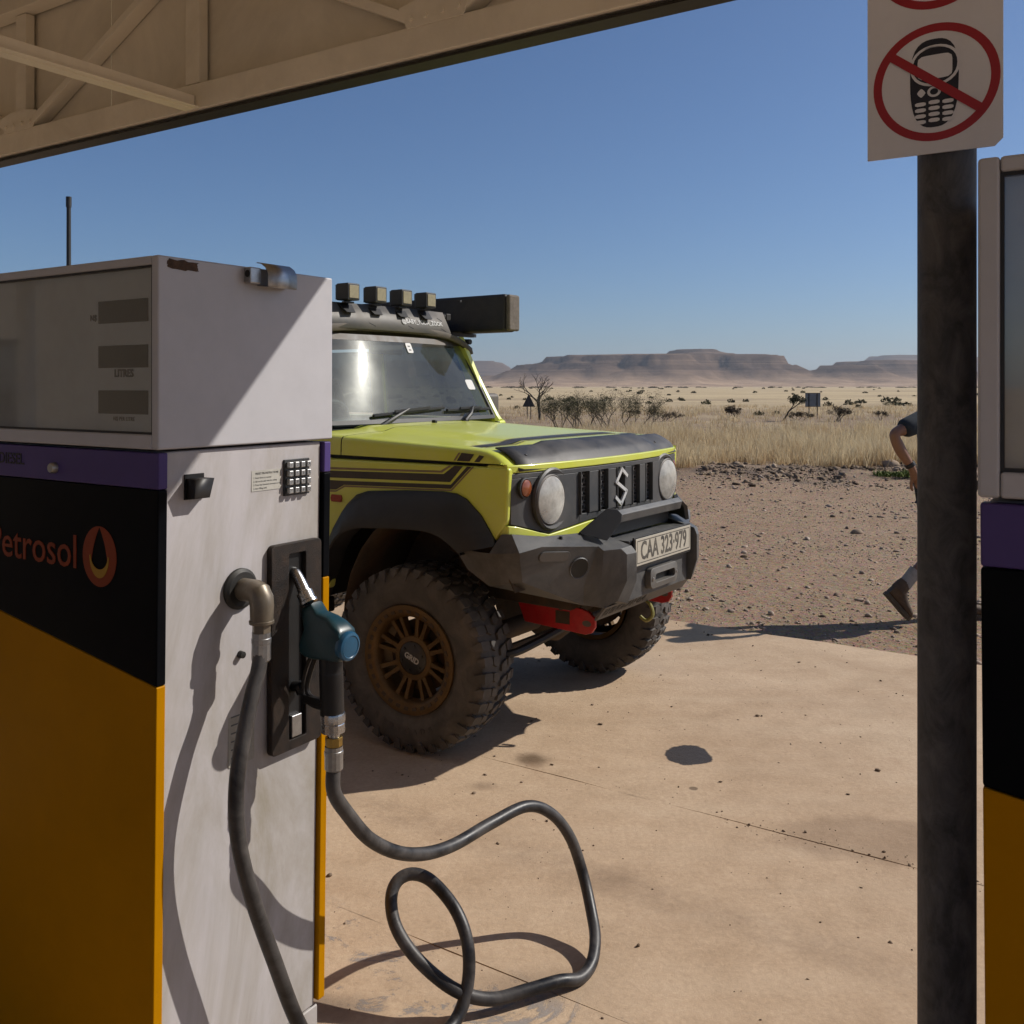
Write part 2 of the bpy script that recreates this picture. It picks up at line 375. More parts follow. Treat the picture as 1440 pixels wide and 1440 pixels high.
def slab_mat():
    m, nt, p = newmat('dusty_concrete')
    tc = nd(nt, 'TexCoord'); vec = tc.outputs['Object']
    n1 = noi(nt, vec, .8, 7, .65, .4); n2 = noi(nt, vec, 6, 9, .72); n3 = noi(nt, vec, 60, 6, .7)
    k = ramp(nt, n1, [(.28, (0.457, 0.324, 0.210, 1)), (.5, (0.533, 0.387, 0.260, 1)), (.75, (0.584, 0.451, 0.318, 1))])
    k = mixc(nt, .38, k, ramp(nt, n2, [(.3, (0.356, 0.241, 0.152, 1)), (.55, (0.559, 0.406, 0.279, 1)), (.75, (0.660, 0.508, 0.368, 1))]))
    k = mixc(nt, .22, k, ramp(nt, n3, [(.3, (0.200, 0.200, 0.200, 1)), (.7, (0.800, 0.800, 0.800, 1))]), 'OVERLAY')
    # sweeping streaks of dust
    mp = nd(nt, 'Mapping'); mp.inputs['Rotation'].default_value = (0, 0, R_(25)); mp.inputs['Scale'].default_value = (.7, 5, 1); nt.links.new(vec, mp.inputs[0])
    k = mixc(nt, ramp(nt, noi(nt, mp.outputs[0], 1.3, 6, .6), [(.45, 0.0), (.75, .35)]), k, (0.610, 0.470, 0.337, 1))
    sep = nd(nt, 'SeparateXYZ'); nt.links.new(vec, sep.inputs[0])
    # grey paint flaking off the strip along the pump island (near side of the joint)
    dt = nd(nt, 'VectorMath', operation='DOT_PRODUCT'); dt.inputs[1].default_value = PA; nt.links.new(vec, dt.inputs[0])
    zone = nd(nt, 'MapRange'); zone.inputs[1].default_value = 2.10; zone.inputs[2].default_value = 2.0; nt.links.new(dt.outputs['Value'], zone.inputs[0])
    fl = ramp(nt, noi(nt, vec, 3.2, 12, .8, 1.2), [(.535, 0.0), (.56, 1.0)])
    mu = nd(nt, 'Math', operation='MULTIPLY'); nt.links.new(fl, mu.inputs[0]); nt.links.new(zone.outputs[0], mu.inputs[1])
    mu2 = nd(nt, 'Math', operation='MULTIPLY'); mu2.inputs[1].default_value = .75; nt.links.new(mu.outputs[0], mu2.inputs[0])
    k = mixc(nt, mu2.outputs[0], k, (0.254, 0.241, 0.241, 1))
    k = mixc(nt, 1.0, k, (1.07, 1.07, 1.05, 1), 'MULTIPLY')
    rough = None
    wob = noi(nt, vec, 7, 4, .6)
    for (cx, cy, rx, ry, soft, amt, c, wet) in STAINS:
        s = nd(nt, 'Mapping', vector_type='POINT'); s.inputs['Location'].default_value = (-cx / rx, -cy / ry, 0); s.inputs['Scale'].default_value = (1 / rx, 1 / ry, 0); nt.links.new(vec, s.inputs[0])
        ln = nd(nt, 'VectorMath', operation='LENGTH'); nt.links.new(s.outputs[0], ln.inputs[0])
        w = nd(nt, 'MapRange'); w.inputs[3].default_value = -.45; w.inputs[4].default_value = .45; nt.links.new(wob, w.inputs[0])
        a = nd(nt, 'Math', operation='ADD'); nt.links.new(ln.outputs['Value'], a.inputs[0]); nt.links.new(w.outputs[0], a.inputs[1])
        fm = nd(nt, 'MapRange', interpolation_type='SMOOTHSTEP'); fm.inputs[1].default_value = 1.0; fm.inputs[2].default_value = 1.0 - soft; fm.inputs[3].default_value = 0; fm.inputs[4].default_value = amt; nt.links.new(a.outputs[0], fm.inputs[0])
        k = mixc(nt, fm.outputs[0], k, (*c, 1))
        if wet:
            rr = nd(nt, 'MapRange'); rr.inputs[3].default_value = .85; rr.inputs[4].default_value = .5; nt.links.new(fm.outputs[0], rr.inputs[0]); rough = rr
    for (cf, ca, rf, ra, amt) in ((2.2, 3.14, 3.2, .13, .22), (2.4, 4.60, 3.2, .13, .20), (-1.6, 2.62, 4.0, .10, .16), (2.0, 2.40, 2.6, .16, .14)):
        r0 = nd(nt, 'Mapping'); r0.inputs['Rotation'].default_value = (0, 0, TP); nt.links.new(vec, r0.inputs[0])
        r1 = nd(nt, 'Mapping'); r1.inputs['Location'].default_value = (-cf / rf, -ca / ra, 0); r1.inputs['Scale'].default_value = (1 / rf, 1 / ra, 0); nt.links.new(r0.outputs[0], r1.inputs[0])
        ln = nd(nt, 'VectorMath', operation='LENGTH'); nt.links.new(r1.outputs[0], ln.inputs[0])
        fm = nd(nt, 'MapRange', interpolation_type='SMOOTHSTEP'); fm.inputs[1].default_value = 1.1; fm.inputs[2].default_value = .35; nt.links.new(ln.outputs['Value'], fm.inputs[0])
        mm = nd(nt, 'Math', operation='MULTIPLY'); nt.links.new(fm.outputs[0], mm.inputs[0]); nt.links.new(ramp(nt, noi(nt, vec, 14, 8, .75, .8), [(.35, 0.0), (.65, amt * 1.8)]), mm.inputs[1])
        k = mixc(nt, mm.outputs[0], k, (.22, .155, .11, 1))
    k = mixc(nt, 1.0, k, ramp(nt, noi(nt, vec, .55, 6, .6, .8), [(.34, (.84, .81, .78, 1)), (.62, (1.06, 1.06, 1.06, 1))]), 'MULTIPLY')
    # rust-red dirt and pale scuffs
    k = mixc(nt, ramp(nt, noi(nt, vec, 2.1, 9, .75, .5), [(.56, 0.0), (.72, .38)]), k, (.36, .22, .13, 1))
    k = mixc(nt, ramp(nt, noi(nt, vec, 9, 6, .8, 1.5), [(.62, 0.0), (.70, .35)]), k, (.30, .21, .145, 1))
    k = mixc(nt, 1.0, k, (ALB * 1.10, ALB * 1.11, ALB * 1.12, 1), 'MULTIPLY')
    nt.links.new(k, p.inputs['Base Color'])
    if rough: nt.links.new(rough.outputs[0], p.inputs['Roughness'])
    p.inputs['Specular IOR Level'].default_value = .25
    b = nd(nt, 'Bump'); b.inputs['Strength'].default_value = .35; b.inputs['Distance'].default_value = .012; nt.links.new(noi(nt, vec, 22, 9, .75), b.inputs['Height'])
    b2 = nd(nt, 'Bump'); b2.inputs['Strength'].default_value = .4; b2.inputs['Distance'].default_value = .004; nt.links.new(mu.outputs[0], b2.inputs['Height']); nt.links.new(b.outputs[0], b2.inputs['Normal'])
    nt.links.new(b2.outputs[0], p.inputs['Normal'])
    return m
STAINS = [(.728, 3.924, .105, .115, .10, .94, (.028, .026, .028), True), (.087, 3.88, .10, .10, .9, .85, (.12, .075, .04), False), (-.109, 3.62, .08, .06, .95, .5, (.2, .13, .08), False),
          (1.20, 3.20, .36, .20, .35, .42, (.27, .18, .115), False), (.33, 2.92, .16, .14, .9, .4, (.24, .16, .1), False), (.69, 3.60, .022, .02, .4, .7, (.09, .06, .04), False),
          (.05, 2.42, .22, .10, .8, .45, (.25, .17, .11), False), (2.3, 4.3, .5, .3, .8, .25, (.50, .40, .29), False), (.6, 5.2, .5, .3, .9, .3, (.5, .4, .3), False), (-.45, 2.33, .16, .09, .8, .55, (.13, .10, .08), False)]
mt['slab'] = slab_mat()
mt['joint'] = M('joint_filler', (.40, .29, .19), .9, var=.3, vs=20)
forecourt = tag(MB().box(-14.05, 10.05, -9, 5.70, -.30, -.0035).build('forecourt', mt['joint'], None), 'pale concrete forecourt around the pumps', kind='structure')
forecourt.rotation_euler = (0, 0, -TP)
def slab_panel(f0, f1, a0, a1, seed):
    rnd = random.Random(seed)
    N = 40; mb = MB(); top = []
    def edge(p, q, amp):
        for i in range(N):
            t = i / N; yield (p[0] + (q[0] - p[0]) * t + (rnd.uniform(-amp, amp) if p[0] == q[0] else 0), p[1] + (q[1] - p[1]) * t + (rnd.uniform(-amp, amp) if p[1] == q[1] else 0))
    amp = .0025 if a1 < 5 else .008
    for p, q in (((f0, a0), (f1, a0)), ((f1, a0), (f1, a1)), ((f1, a1), (f0, a1)), ((f0, a1), (f0, a0))): top += list(edge(p, q, amp))
    W = [tuple(PF * f + PA * a) for f, a in top]
    n = len(W)
    vs = [(x, y, 0.0) for x, y, _ in W] + [(x, y, -.003) for x, y, _ in W] if a1 < 5 else [(x, y, 0.0) for x, y, _ in W] + [(x, y, -.14) for x, y, _ in W]
    mb.add(vs, [tuple(range(n))] + [(k, n + k, n + (k + 1) % n, (k + 1) % n) for k in range(n)])
    o = mb.build('slab_panel', mt['slab'], None, fix=True, smooth=0)
    o.parent = forecourt; o.matrix_parent_inverse = forecourt.rotation_euler.to_matrix().to_4x4().inverted()
    return o
s_ = 0
for f0, f1 in ((-14, -7.006), (-6.994, 4.494), (4.506, 10)):
    for a0, a1 in ((-9, 2.0618), (2.0634, 3.2190), (3.2202, 5.76)):
        s_ += 1; slab_panel(f0, f1, a0, a1, s_)

def hill_mat():
    m, nt, p = newmat('hill_rock')
    tc = nd(nt, 'TexCoord'); vec = tc.outputs['Object']
    sep = nd(nt, 'SeparateXYZ'); nt.links.new(vec, sep.inputs[0])
    mp = nd(nt, 'Mapping'); mp.inputs['Scale'].default_value = (.0006, .0006, .05); nt.links.new(vec, mp.inputs[0])
    st = noi(nt, mp.outputs[0], 2.2, 7, .65)                   # layered strata
    n2 = noi(nt, vec, .012, 8, .7)
    rock = ramp(nt, st, [(.35, (.068, .052, .043, 1)), (.55, (.115, .088, .070, 1)), (.7, (.22, .17, .13, 1))])
    gr = ramp(nt, n2, [(.35, (.20, .155, .12, 1)), (.65, (.46, .36, .27, 1))])
    zf = nd(nt, 'MapRange'); zf.inputs[1].default_value = 8; zf.inputs[2].default_value = 50; nt.links.new(sep.outputs[2], zf.inputs[0])
    zz = nd(nt, 'Math', operation='MULTIPLY_ADD'); zz.inputs[1].default_value = .8; nt.links.new(n2, zz.inputs[0]); 
    sub = nd(nt, 'Math', operation='SUBTRACT'); sub.inputs[1].default_value = .4; nt.links.new(zf.outputs[0], sub.inputs[0]); nt.links.new(sub.outputs[0], zz.inputs[2])
    cl = nd(nt, 'Clamp'); nt.links.new(zz.outputs[0], cl.inputs[0])
    nt.links.new(mixc(nt, 1.0, mixc(nt, cl.outputs[0], gr, rock), (1.06, .96, .86, 1), 'MULTIPLY'), p.inputs['Base Color'])
    p.inputs['Roughness'].default_value = 1; p.inputs['Specular IOR Level'].default_value = 0
    b = nd(nt, 'Bump'); b.inputs['Strength'].default_value = .8; b.inputs['Distance'].default_value = 9; nt.links.new(n2, b.inputs['Height']); nt.links.new(b.outputs[0], p.inputs['Normal'])
    return m
mt['hill'] = hill_mat()
def sdbox(px, py, cx, cy, hx, hy, r):
    qx = abs(px - cx) - hx + r; qy = abs(py - cy) - hy + r
    return math.hypot(max(qx, 0), max(qy, 0)) + min(max(qx, qy), 0) - r
def mesa_h(d, H, cliff, tal):
    """flat top, scarp, then a concave scree apron"""
    if d < 0: return H + min(3, -d * .015)
    t = d / tal
    if d < cliff: return H * (1 - .22 * (d / cliff))
    return .78 * H * math.exp(-2.2 * (d - cliff) / tal)
def px_x(u, Y): return (u - 720) / 1331 * Y
def hills(name, x0, x1, y0, y1, step, mesas, label, skirt):
    X = np.arange(x0, x1 + 1, step); Y = np.arange(y0, y1 + 1, step * 1.3); V = []
    for y in Y:
        for x in X:
            g1 = noise.fractal((x * .0032, y * .0032, 7), 1, 2, 5); g2 = noise.fractal((x * .011, y * .011, 2), 1, 2, 4)
            hgt = 0
            for (cx, cy, hx, hy, r, H, cl, tal) in mesas:
                d = sdbox(x, y, cx, cy, hx, hy, r) + 95 * g1 + 48 * g2 * (1 if H > 40 else .5)
                hgt = max(hgt, mesa_h(d, H, cl, tal))
            e = min(1, (y - y0) / skirt) * min(1, (x - x0) / skirt) * min(1, (x1 - x) / skirt)
            hgt = hgt * max(0, e) + 2.0 * g2 * max(0, e)
            V.append((x, y, hgt - 1.5 * (1 - max(0, min(1, e * 3)))))
    nx = len(X); I = np.arange(len(Y) - 1)[:, None] * nx + np.arange(nx - 1)[None, :]
    F = np.stack([I, I + 1, I + 1 + nx, I + nx], -1).reshape(-1, 4)
    return tag(np_mesh(name, V, F, mt['hill'], True), label, kind='structure')
Y1 = 3000
hills('hills', -900, 2100, 2150, 4000, 15,
      [(px_x(942, Y1), 3250, 325, 210, 120, 104, 28, 330), (px_x(870, Y1), 3050, 150, 130, 90, 101, 26, 300), (px_x(770, Y1), 3120, 80, 120, 70, 72, 22, 260), (px_x(1055, Y1), 3150, 60, 170, 60, 99, 26, 280),
       (px_x(1120, Y1), 3300, 60, 120, 60, 40, 20, 260), (px_x(978, 3500), 3560, 45, 60, 40, 139, 60, 220), (px_x(700, Y1), 3300, 50, 80, 50, 38, 20, 260), (px_x(1190, 3000), 2950, 60, 70, 50, 66, 18, 240), (px_x(1330, Y1), 3350, 180, 160, 120, 90, 26, 300)],
      'flat-topped table mountain rising above the plain', 160)
hills('hills', -2400, 5200, 4700, 7000, 45,
      [(px_x(676, 5400), 5500, 120, 160, 90, 145, 50, 380), (px_x(1262, 5400), 5500, 180, 150, 90, 150, 50, 420), (px_x(1330, 5600), 5900, 320, 200, 120, 190, 50, 480), (px_x(1125, 6000), 6100, 160, 100, 80, 102, 40, 380), (px_x(560, 5400), 5700, 300, 200, 100, 150, 50, 420)],
      'farther blue-grey table mountains behind the first range', 300)

# ------------------------------------------------------------------ canopy of the filling station
canopy = tag(empty('station_canopy', (0, 0, 0), -TP), 'cream steel canopy with braced truss edge over the pumps', 'canopy')
NODE = [-1.634 + 1.054 * k for k in range(-7, 5)]
c0, c1 = NODE[0] - .1, NODE[-1] + .1
for i in range(6):
    a = c0 + (c1 - c0) * i / 6; b = c0 + (c1 - c0) * (i + 1) / 6
    MB().box(a + .002, b - .002, 2.190, 2.200, 2.474, 3.20).build('fascia_panel', mt['cream2'], canopy)
MB().box(c0, c1, 2.135, 2.180, 2.478, 2.566).build('bottom_chord', mt['cream'], canopy, bevel=.004)
MB().box(c0, c1, 2.150, 2.215, 2.462, 2.471).build('drip_edge', mt['darkmetal'], canopy)
MB().box(c0, c1, 2.105, 2.180, 3.035, 3.125).build('top_chord', mt['cream'], canopy, bevel=.004)
for k, x in enumerate(NODE):
    MB().box(x - .036, x + .036, 2.140, 2.178, 2.569, 3.032).build('upright', mt['cream'], canopy, bevel=.003)
    if k % 2 == 1 and 0 < k < len(NODE) - 1:
        gs = MB().prism([(x - .10, 2.560), (x + .10, 2.560), (x + .13, 2.625), (x + .045, 2.640), (x - .045, 2.640), (x - .13, 2.625)], lambda q, w_, t: (q, t, w_), 2.129, 2.134).build('gusset_plate', mt['cream'], canopy, bevel=.001)
        for bx_, bz_ in ((-.085, 2.585), (-.03, 2.585), (.03, 2.585), (.085, 2.585)): MB().cyl((x + bx_, 2.129, bz_), (x + bx_, 2.122, bz_), .008, n=6).build('bolt', mt['cream'], gs)
        for j in (-1, 1):
            MB().bar((x + j * .06, 2.158, 2.572), (NODE[k + j] - j * .05, 2.158, 3.028), .03, .056, (0, 1, 0)).build('diagonal_brace', mt['cream'], canopy, bevel=.003)
    if k % 2 == 0:
        MB().box(x - .024, x + .024, -2.4, 2.132, 2.476, 2.524).add([(x + .0245, -2.4, 2.478), (x + .05, -2.4, 2.478), (x + .05, 2.13, 2.478), (x + .0245, 2.13, 2.478), (x + .0245, -2.4, 2.483), (x + .05, -2.4, 2.483), (x + .05, 2.13, 2.483), (x + .0245, 2.13, 2.483)], [(0, 1, 2, 3), (7, 6, 5, 4), (0, 4, 5, 1), (1, 5, 6, 2), (2, 6, 7, 3), (3, 7, 4, 0)]).build('cross_strut', mt['cream'], canopy, bevel=.002)
        MB().box(x - .04, x + .04, -2.4, 2.10, 3.04, 3.12).build('roof_beam', mt['cream'], canopy, bevel=.003)
mb = MB(); nper = int((c1 - c0) / .0762); secs = []
for yy in (-2.6, -.3, 2.26):
    secs.append([(c0 + (c1 - c0) * i / (nper * 6), yy, 3.155 + .012 * math.sin(2 * math.pi * i / 6)) for i in range(nper * 6 + 1)])
mb.loft(secs).build('roof_sheet', mt['cream2'], canopy, solid=.002, smooth=60)
MB().box(c0, c1, -2.50, -2.43, 2.478, 3.14).build('rear_beam', mt['cream2'], canopy)
for x in (NODE[1], NODE[-2]):
    MB().cyl((x, 1.42, 0), (x, 1.42, 3.04), .07, n=20).build('column', mt['cream'], canopy)
    MB().cyl((x, -2.3, 0), (x, -2.3, 3.04), .07, n=20).build('column', mt['cream'], canopy)

# ------------------------------------------------------------------ fuel pumps
L_, D_ = .95, .467
LEAN = [-.022]
def lean(z): return LEAN[0] * (1 - max(0, min(1, z / 1.405)))
def door_band(mb, z0l, z0r, z1l, z1r, x0, x1, y0, y1):
    vs = []
    for y in (y0, y1):
        for x, za, zb in ((x0, z0l, z1l), (x1, z0r, z1r)):
            vs += [(x + lean(za), y, za), (x + lean(zb), y, zb)]
    mb.add(vs, [(0, 2, 3, 1), (4, 5, 7, 6), (0, 1, 5, 4), (2, 6, 7, 3), (0, 4, 6, 2), (1, 3, 7, 5)])
    return mb
def drop_logo(parent, cx, cz, y, s):
    def flat(name, outer, mat, yy, hole=None):
        mb = MB()
        if hole is None:
            mb.prism(outer, lambda a, b, w: (cx + a * s, w, cz + b * s), yy, yy - .0006)
        else:
            n = len(outer); vs = []
            for w in (yy, yy - .0006): vs += [(cx + a * s, w, cz + b * s) for a, b in outer] + [(cx + a * s, w, cz + b * s) for a, b in hole]
            fs = []
            for k in range(n):
                j = (k + 1) % n; fs += [(2 * n + k, 2 * n + j, 3 * n + j, 3 * n + k)]
            mb.add(vs, fs)
        return mb.build(name, mat, parent, smooth=0)
    N = 48
    outer = []; inner = []
    for k in range(N):
        a = math.pi / 2 + 2 * math.pi * (k + .5) / N
        outer.append((.48 * math.cos(a), .52 * math.sin(a)))
        t = (k + .5) / N
        w = .30 * math.sin(math.pi * t) ** 1.0
        # drop: pointed at the top
        ang = 2 * math.pi * t
        inner.append((-.285 * math.sin(ang) * (math.sin(ang / 2) ** .9), .50 * math.cos(ang) if math.cos(ang) > 0 else .30 * math.cos(ang)))
    inner = [(a, b * 1.0 - .03 * 0) for a, b in inner]
    flat('emblem_ring', outer, mt['logo_red'], y, inner)
    cres = []
    for k in range(25):
        a = math.pi + math.pi * k / 24; cres.append((.275 * math.cos(a), .02 + .37 * math.sin(a) - .02))
    up = []
    for k in range(25):
        a = 2 * math.pi - math.pi * k / 24; up.append((.245 * math.cos(a), .02 + .24 * math.sin(a)))
    flat('emblem_flame', cres + up, mt['logo_yellow'], y - .0009)
def build_pump(loc, label, first):
    root = tag(empty('fuel_pump', loc, -TP), label, 'fuel pump', 'fuel pumps on the island')
    body = MB(); vs = []
    for z in (.10, 1.403):
        for y in (.024, D_ - .024):
            for x in (-L_ + .006, -.010): vs.append((x + lean(z), y, z))
    body.add(vs, [(0, 2, 3, 1), (4, 5, 7, 6), (0, 1, 5, 4), (2, 6, 7, 3), (0, 4, 6, 2), (1, 3, 7, 5)])
    body.build('cabinet', mt['pump_white'], root, bevel=.004)
    MB().box(-L_ - .01, -.028, .015, D_ - .015, 0, .098).build('plinth', mt['pump_white'], root, bevel=.004)
    # door bands, front and back, each carrying its own paint
    for side in (0, 1):
        y0, y1 = (0, .0215) if side == 0 else (D_ - .0215, D_)
        l, r = (1.09, .954) if side == 0 else (.954, 1.09)
        door_band(MB(), 1.332, 1.332, 1.402, 1.402, -L_, 0, y0, y1).build('purple_band', mt['pump_purple'], root, bevel=.003)
        door_band(MB(), l + .001, r + .001, 1.331, 1.331, -L_, 0, y0, y1).build('black_panel', mt['pump_black'], root, bevel=.003)
        door_band(MB(), .11, .11, l, r, -L_, 0, y0, y1).build('yellow_panel', mt['pump_yellow'], root, bevel=.003)
    # head with recessed display window front and back
    x0, x1, z0, z1 = -L_ + .02, -.0185, 1.437, 1.7625
    hd = MB()
    hd.box(-L_ - .002, x0, -.003, D_ + .003, 1.408, 1.78); hd.box(x1, .002, -.003, D_ + .003, 1.408, 1.78)
    hd.box(x0, x1, -.003, D_ + .003, 1.408, z0); hd.box(x0, x1, -.003, D_ + .003, z1, 1.78)
    hd.box(x0, x1, .0125, D_ - .0125, z0, z1)
    hd.build('head', mt['pump_white2'], root, bevel=.004, segs=2)
    for side in (0, 1):
        Y = lambda d: d if side == 0 else D_ - d
        a, b = sorted((Y(.010), Y(.0124)))
        bd = MB().box(x0, x1, a, b, z0, z1).build('display_board', mt['board'], root)
        MB().add([(x0 + .001, Y(.002), z0 + .001), (x1 - .001, Y(.002), z0 + .001), (x1 - .001, Y(.002), z1 - .001), (x0 + .001, Y(.002), z1 - .001)], [(0, 1, 2, 3)]).build('glass_pane', mt['pump_glass'], root)
        for q0, q1, q2, q3 in ((x0, x0 + .004, z0, z1), (x1 - .004, x1, z0, z1), (x0 + .004, x1 - .004, z0, z0 + .004), (x0 + .004, x1 - .004, z1 - .004, z1)):
            ya, yb = sorted((Y(.0005), Y(.0098))); MB().box(q0, q1, ya, yb, q2, q3).build('window_gasket', mt['ink'], root)
        if side == 0:
            for za, zb in ((1.656, 1.701), (1.5665, 1.611), (1.475, 1.5216)):
                MB().box(-.2030, -.0440, .0082, .0098, za, zb).build('display_screen', mt['lcd'], bd, bevel=.001)
            E1, E3 = (1, 0, 0), (0, 0, 1)
            text('litres_lettering', 'LITRES', .021, mt['ink'], bd, frame((-.120, .0092, 1.555), E1, E3), off=.0006)
            text('currency_lettering', 'N$', .017, mt['ink'], bd, frame((-.220, .0092, 1.668), E1, E3), off=.0003)
            text('price_lettering', 'N$ PER LITRE', .0115, mt['ink_grey'], bd, frame((-.120, .0092, 1.465), E1, E3))
            text('fuel_lettering', 'DIESEL', .034, mt['ink'], root, frame((-.505, -.0006, 1.371), E1, E3), off=.0004)
            text('brand_lettering', 'Petrosol', .098, mt['logo_red'], root, frame((-.258, -.0006, 1.186), E1, E3), align='RIGHT', off=.0004)
            drop_logo(root, -.185, 1.188, -.0004, .117)
            lk = MB().lathe([(.0001, -.012), (.009, -.012), (.011, -.009), (.012, 0)], (-.339 + lean(1.359), 0, 1.359), (0, 1, 0), 20).build('lock', mt['steel'], root)
    # right-hand end: everything that hangs on the cabinet
    X0 = -.010
    def ex(z): return X0 + lean(z)
    pk = MB(); e = ex(1.33)
    pk.box(e, e + .004, .066, .112, 1.306, 1.356)
    pk.add([(e + .004, .070, 1.308), (e + .004, .108, 1.308), (e + .004, .070, 1.348), (e + .004, .108, 1.348), (e + .026, .072, 1.310), (e + .026, .106, 1.310), (e + .034, .068, 1.348), (e + .034, .110, 1.348)], [(0, 4, 5, 1), (0, 2, 6, 4), (1, 5, 7, 3), (4, 6, 7, 5)])
    pk.add([(e + .006, .073, 1.346), (e + .006, .105, 1.346), (e + .030, .071, 1.346), (e + .030, .107, 1.346)], [(0, 1, 3, 2)])
    pk.build('ticket_pocket', mt['blackplastic'], root, solid=.002)
    kp = MB().box(e, e + .005, .328, .404, 1.288, 1.368).build('keypad', mt['keyplate'], root, bevel=.001)
    for i in range(4):
        for j in range(4):
            cy, cz = .339 + .018 * i, 1.300 + .0187 * j
            MB().obox((e + .0105, cy, cz), (.0055, .0062, .0066)).build('key', mt['keymetal'], kp, bevel=.002)
            text('key_mark', '123A456B789C*0#D'[(3 - j) * 4 + i], .009, mt['ink'], kp, frame((e + .0160, cy, cz), (0, 1, 0), (0, 0, 1)), ext=.0002)
    st = MB().box(e, e + .0008, .238, .322, 1.306, 1.350).build('instruction_sticker', mt['label'], root)
    text('sticker_heading', 'PRESET PIN INSTRUCTIONS', .0062, mt['ink'], st, frame((e + .0010, .281, 1.343), (0, 1, 0), (0, 0, 1)), ext=.0001, sx=.86)
    for i, s in enumerate(('1. Enter litres or money', '2. Lift nozzle and wait for pump', '3. Press key between amounts to set', '4. Start filling tank')):
        text('sticker_line', s, .0052, mt['ink_grey'], st, frame((e + .0010, .2425, 1.334 - .0075 * i), (0, 1, 0), (0, 0, 1)), ext=.0001, align='LEFT')
    # nozzle boot: rounded plate with a deep slot
    e = ex(1.185)
    def rr(y0, y1, z0, z1, r, n=5):
        p = []
        for cy, cz, a0 in ((y1 - r, z1 - r, 0), (y0 + r, z1 - r, 90), (y0 + r, z0 + r, 180), (y1 - r, z0 + r, 270)):
            for k in range(n + 1):
                a = R_(a0 + 90 * k / n); p.append((cy + r * math.cos(a), cz + r * math.sin(a)))
        return p
    out = rr(.284, .436, .728, 1.184, .012); inn = rr(.336, .386, .750, 1.160, .004)
    n = len(out); vs = []
    for w in (e, e + .014): vs += [(w, a, b) for a, b in out]
    for w in (e + .014, e + .001): vs += [(w, a, b) for a, b in inn]
    fs = []
    for k in range(n):
        j = (k + 1) % n; fs += [(k, j, n + j, n + k), (n + k, n + j, 2 * n + j, 2 * n + k), (2 * n + k, 2 * n + j, 3 * n + j, 3 * n + k)]
    bt = MB().add(vs, fs).build('nozzle_boot', mt['boot'], root, bevel=.0025)
    MB().box(e + .0008, e + .0025, .3362, .3858, .7502, 1.1598).build('slot_back', mt['slot'], bt)
    MB().box(e + .002, e + .012, .346, .376, .752, .80).build('spout_rest', mt['steel'], bt, bevel=.002)
    MB().tube([(e + .003, .361, .862), (e + .018, .361, .866), (e + .022, .366, .85)], .013, 10).build('latch_knob', mt['blackplastic'], bt)
    MB().lathe([(.0001, .012), (.007, .011), (.008, .0)], (ex(.967), .212, .967), (1, 0, 0), 14).build('screw', mt['darkmetal'], root)
    lb = MB().prism(rr(.183, .253, .735, .855, .006), lambda a, b, w: (w, a, b), ex(.79), ex(.79) + .0008).build('approval_plate', mt['label2'], root)
    for i in range(6):
        MB().box(ex(.79) + .0008, ex(.79) + .0011, .190, .246 - .012 * (i % 3), .838 - .017 * i, .841 - .017 * i).build('plate_print', mt['ink_grey'], lb)
    # hose outlet: flange, elbow, nut
    e = ex(1.106)
    MB().lathe([(.0001, .0), (.043, 0), (.043, .007), (.036, .013), (.020, .013)], (e, .208, 1.106), (1, 0, 0), 32).build('outlet_flange', mt['darkmetal'], root, bevel=.001)
    el = MB().cyl((e + .010, .208, 1.106), (e + .030, .2075, 1.106), .0235, n=24)
    pts = [(e + .030, .2075, 1.106), (e + .052, .206, 1.106), (e + .064, .205, 1.103), (e + .070, .2045, 1.094), (e + .073, .204, 1.080), (e + .073, .203, 1.050)]
    el.tube(pts, [.0235, .0245, .025, .025, .0245, .0235], 24)
    elb = el.build('outlet_elbow', mt['elbow'], root, bevel=.001)
    MB().cyl((e + .073, .203, 1.051), (e + .073, .203, 1.044), .0255, n=24).build('elbow_collar', mt['elbow'], elb, bevel=.001)
    MB().cyl((e + .073, .203, 1.044), (e + .073, .2025, 1.024), .0195, n=6).build('union_nut', mt['elbow'], elb, bevel=.0015)
    # top: rust patch and nozzle lamp bracket
    e = .002
    pts = []
    rnd = random.Random(4)
    for k in range(30):
        t = k / 30 * 2 * math.pi; pts.append((.053 + .036 * max(-1, min(1, 1.35 * math.cos(t))) + rnd.uniform(-.003, .003), 1.7655 + .0088 * max(-1, min(1, 1.35 * math.sin(t))) + rnd.uniform(-.002, .002)))
    MB().prism(pts, lambda a, b, w: (w, a, b), e, e + .0009).build('rust_patch', mt['rust'], root, smooth=0)
    br = MB(); br.box(e, e + .020, .206, .236, 1.744, 1.778)
    br.build('bracket_block', mt['steel'], root, bevel=.003)
    MB().cyl((e + .012, .205, 1.764), (e + .012, .2045, 1.764), .0075, n=16).build('bracket_hole', mt['slot'], root)
    prof = [(e + .001, 1.742), (e + .034, 1.738), (e + .036, 1.741), (e + .036, 1.768), (e + .028, 1.781), (e + .014, 1.790), (e + .001, 1.792)]
    s0 = [(x, .240, z) for x, z in prof]; s1 = [(x, .322, z) for x, z in prof]
    MB().loft([s0, s1]).build('lamp_hood', mt['steel'], root, solid=.002)
    return root
pumpA = build_pump((-.672, 1.8, 0), 'fuel pump with nozzle and looping hose beside the green car', True)
LEAN[0] = .012
pumpB = build_pump(Vector((.514, 1.04, 0)) + PF * L_, 'fuel pump cut by the picture edge, behind the black pole', False)
LEAN[0] = -.022

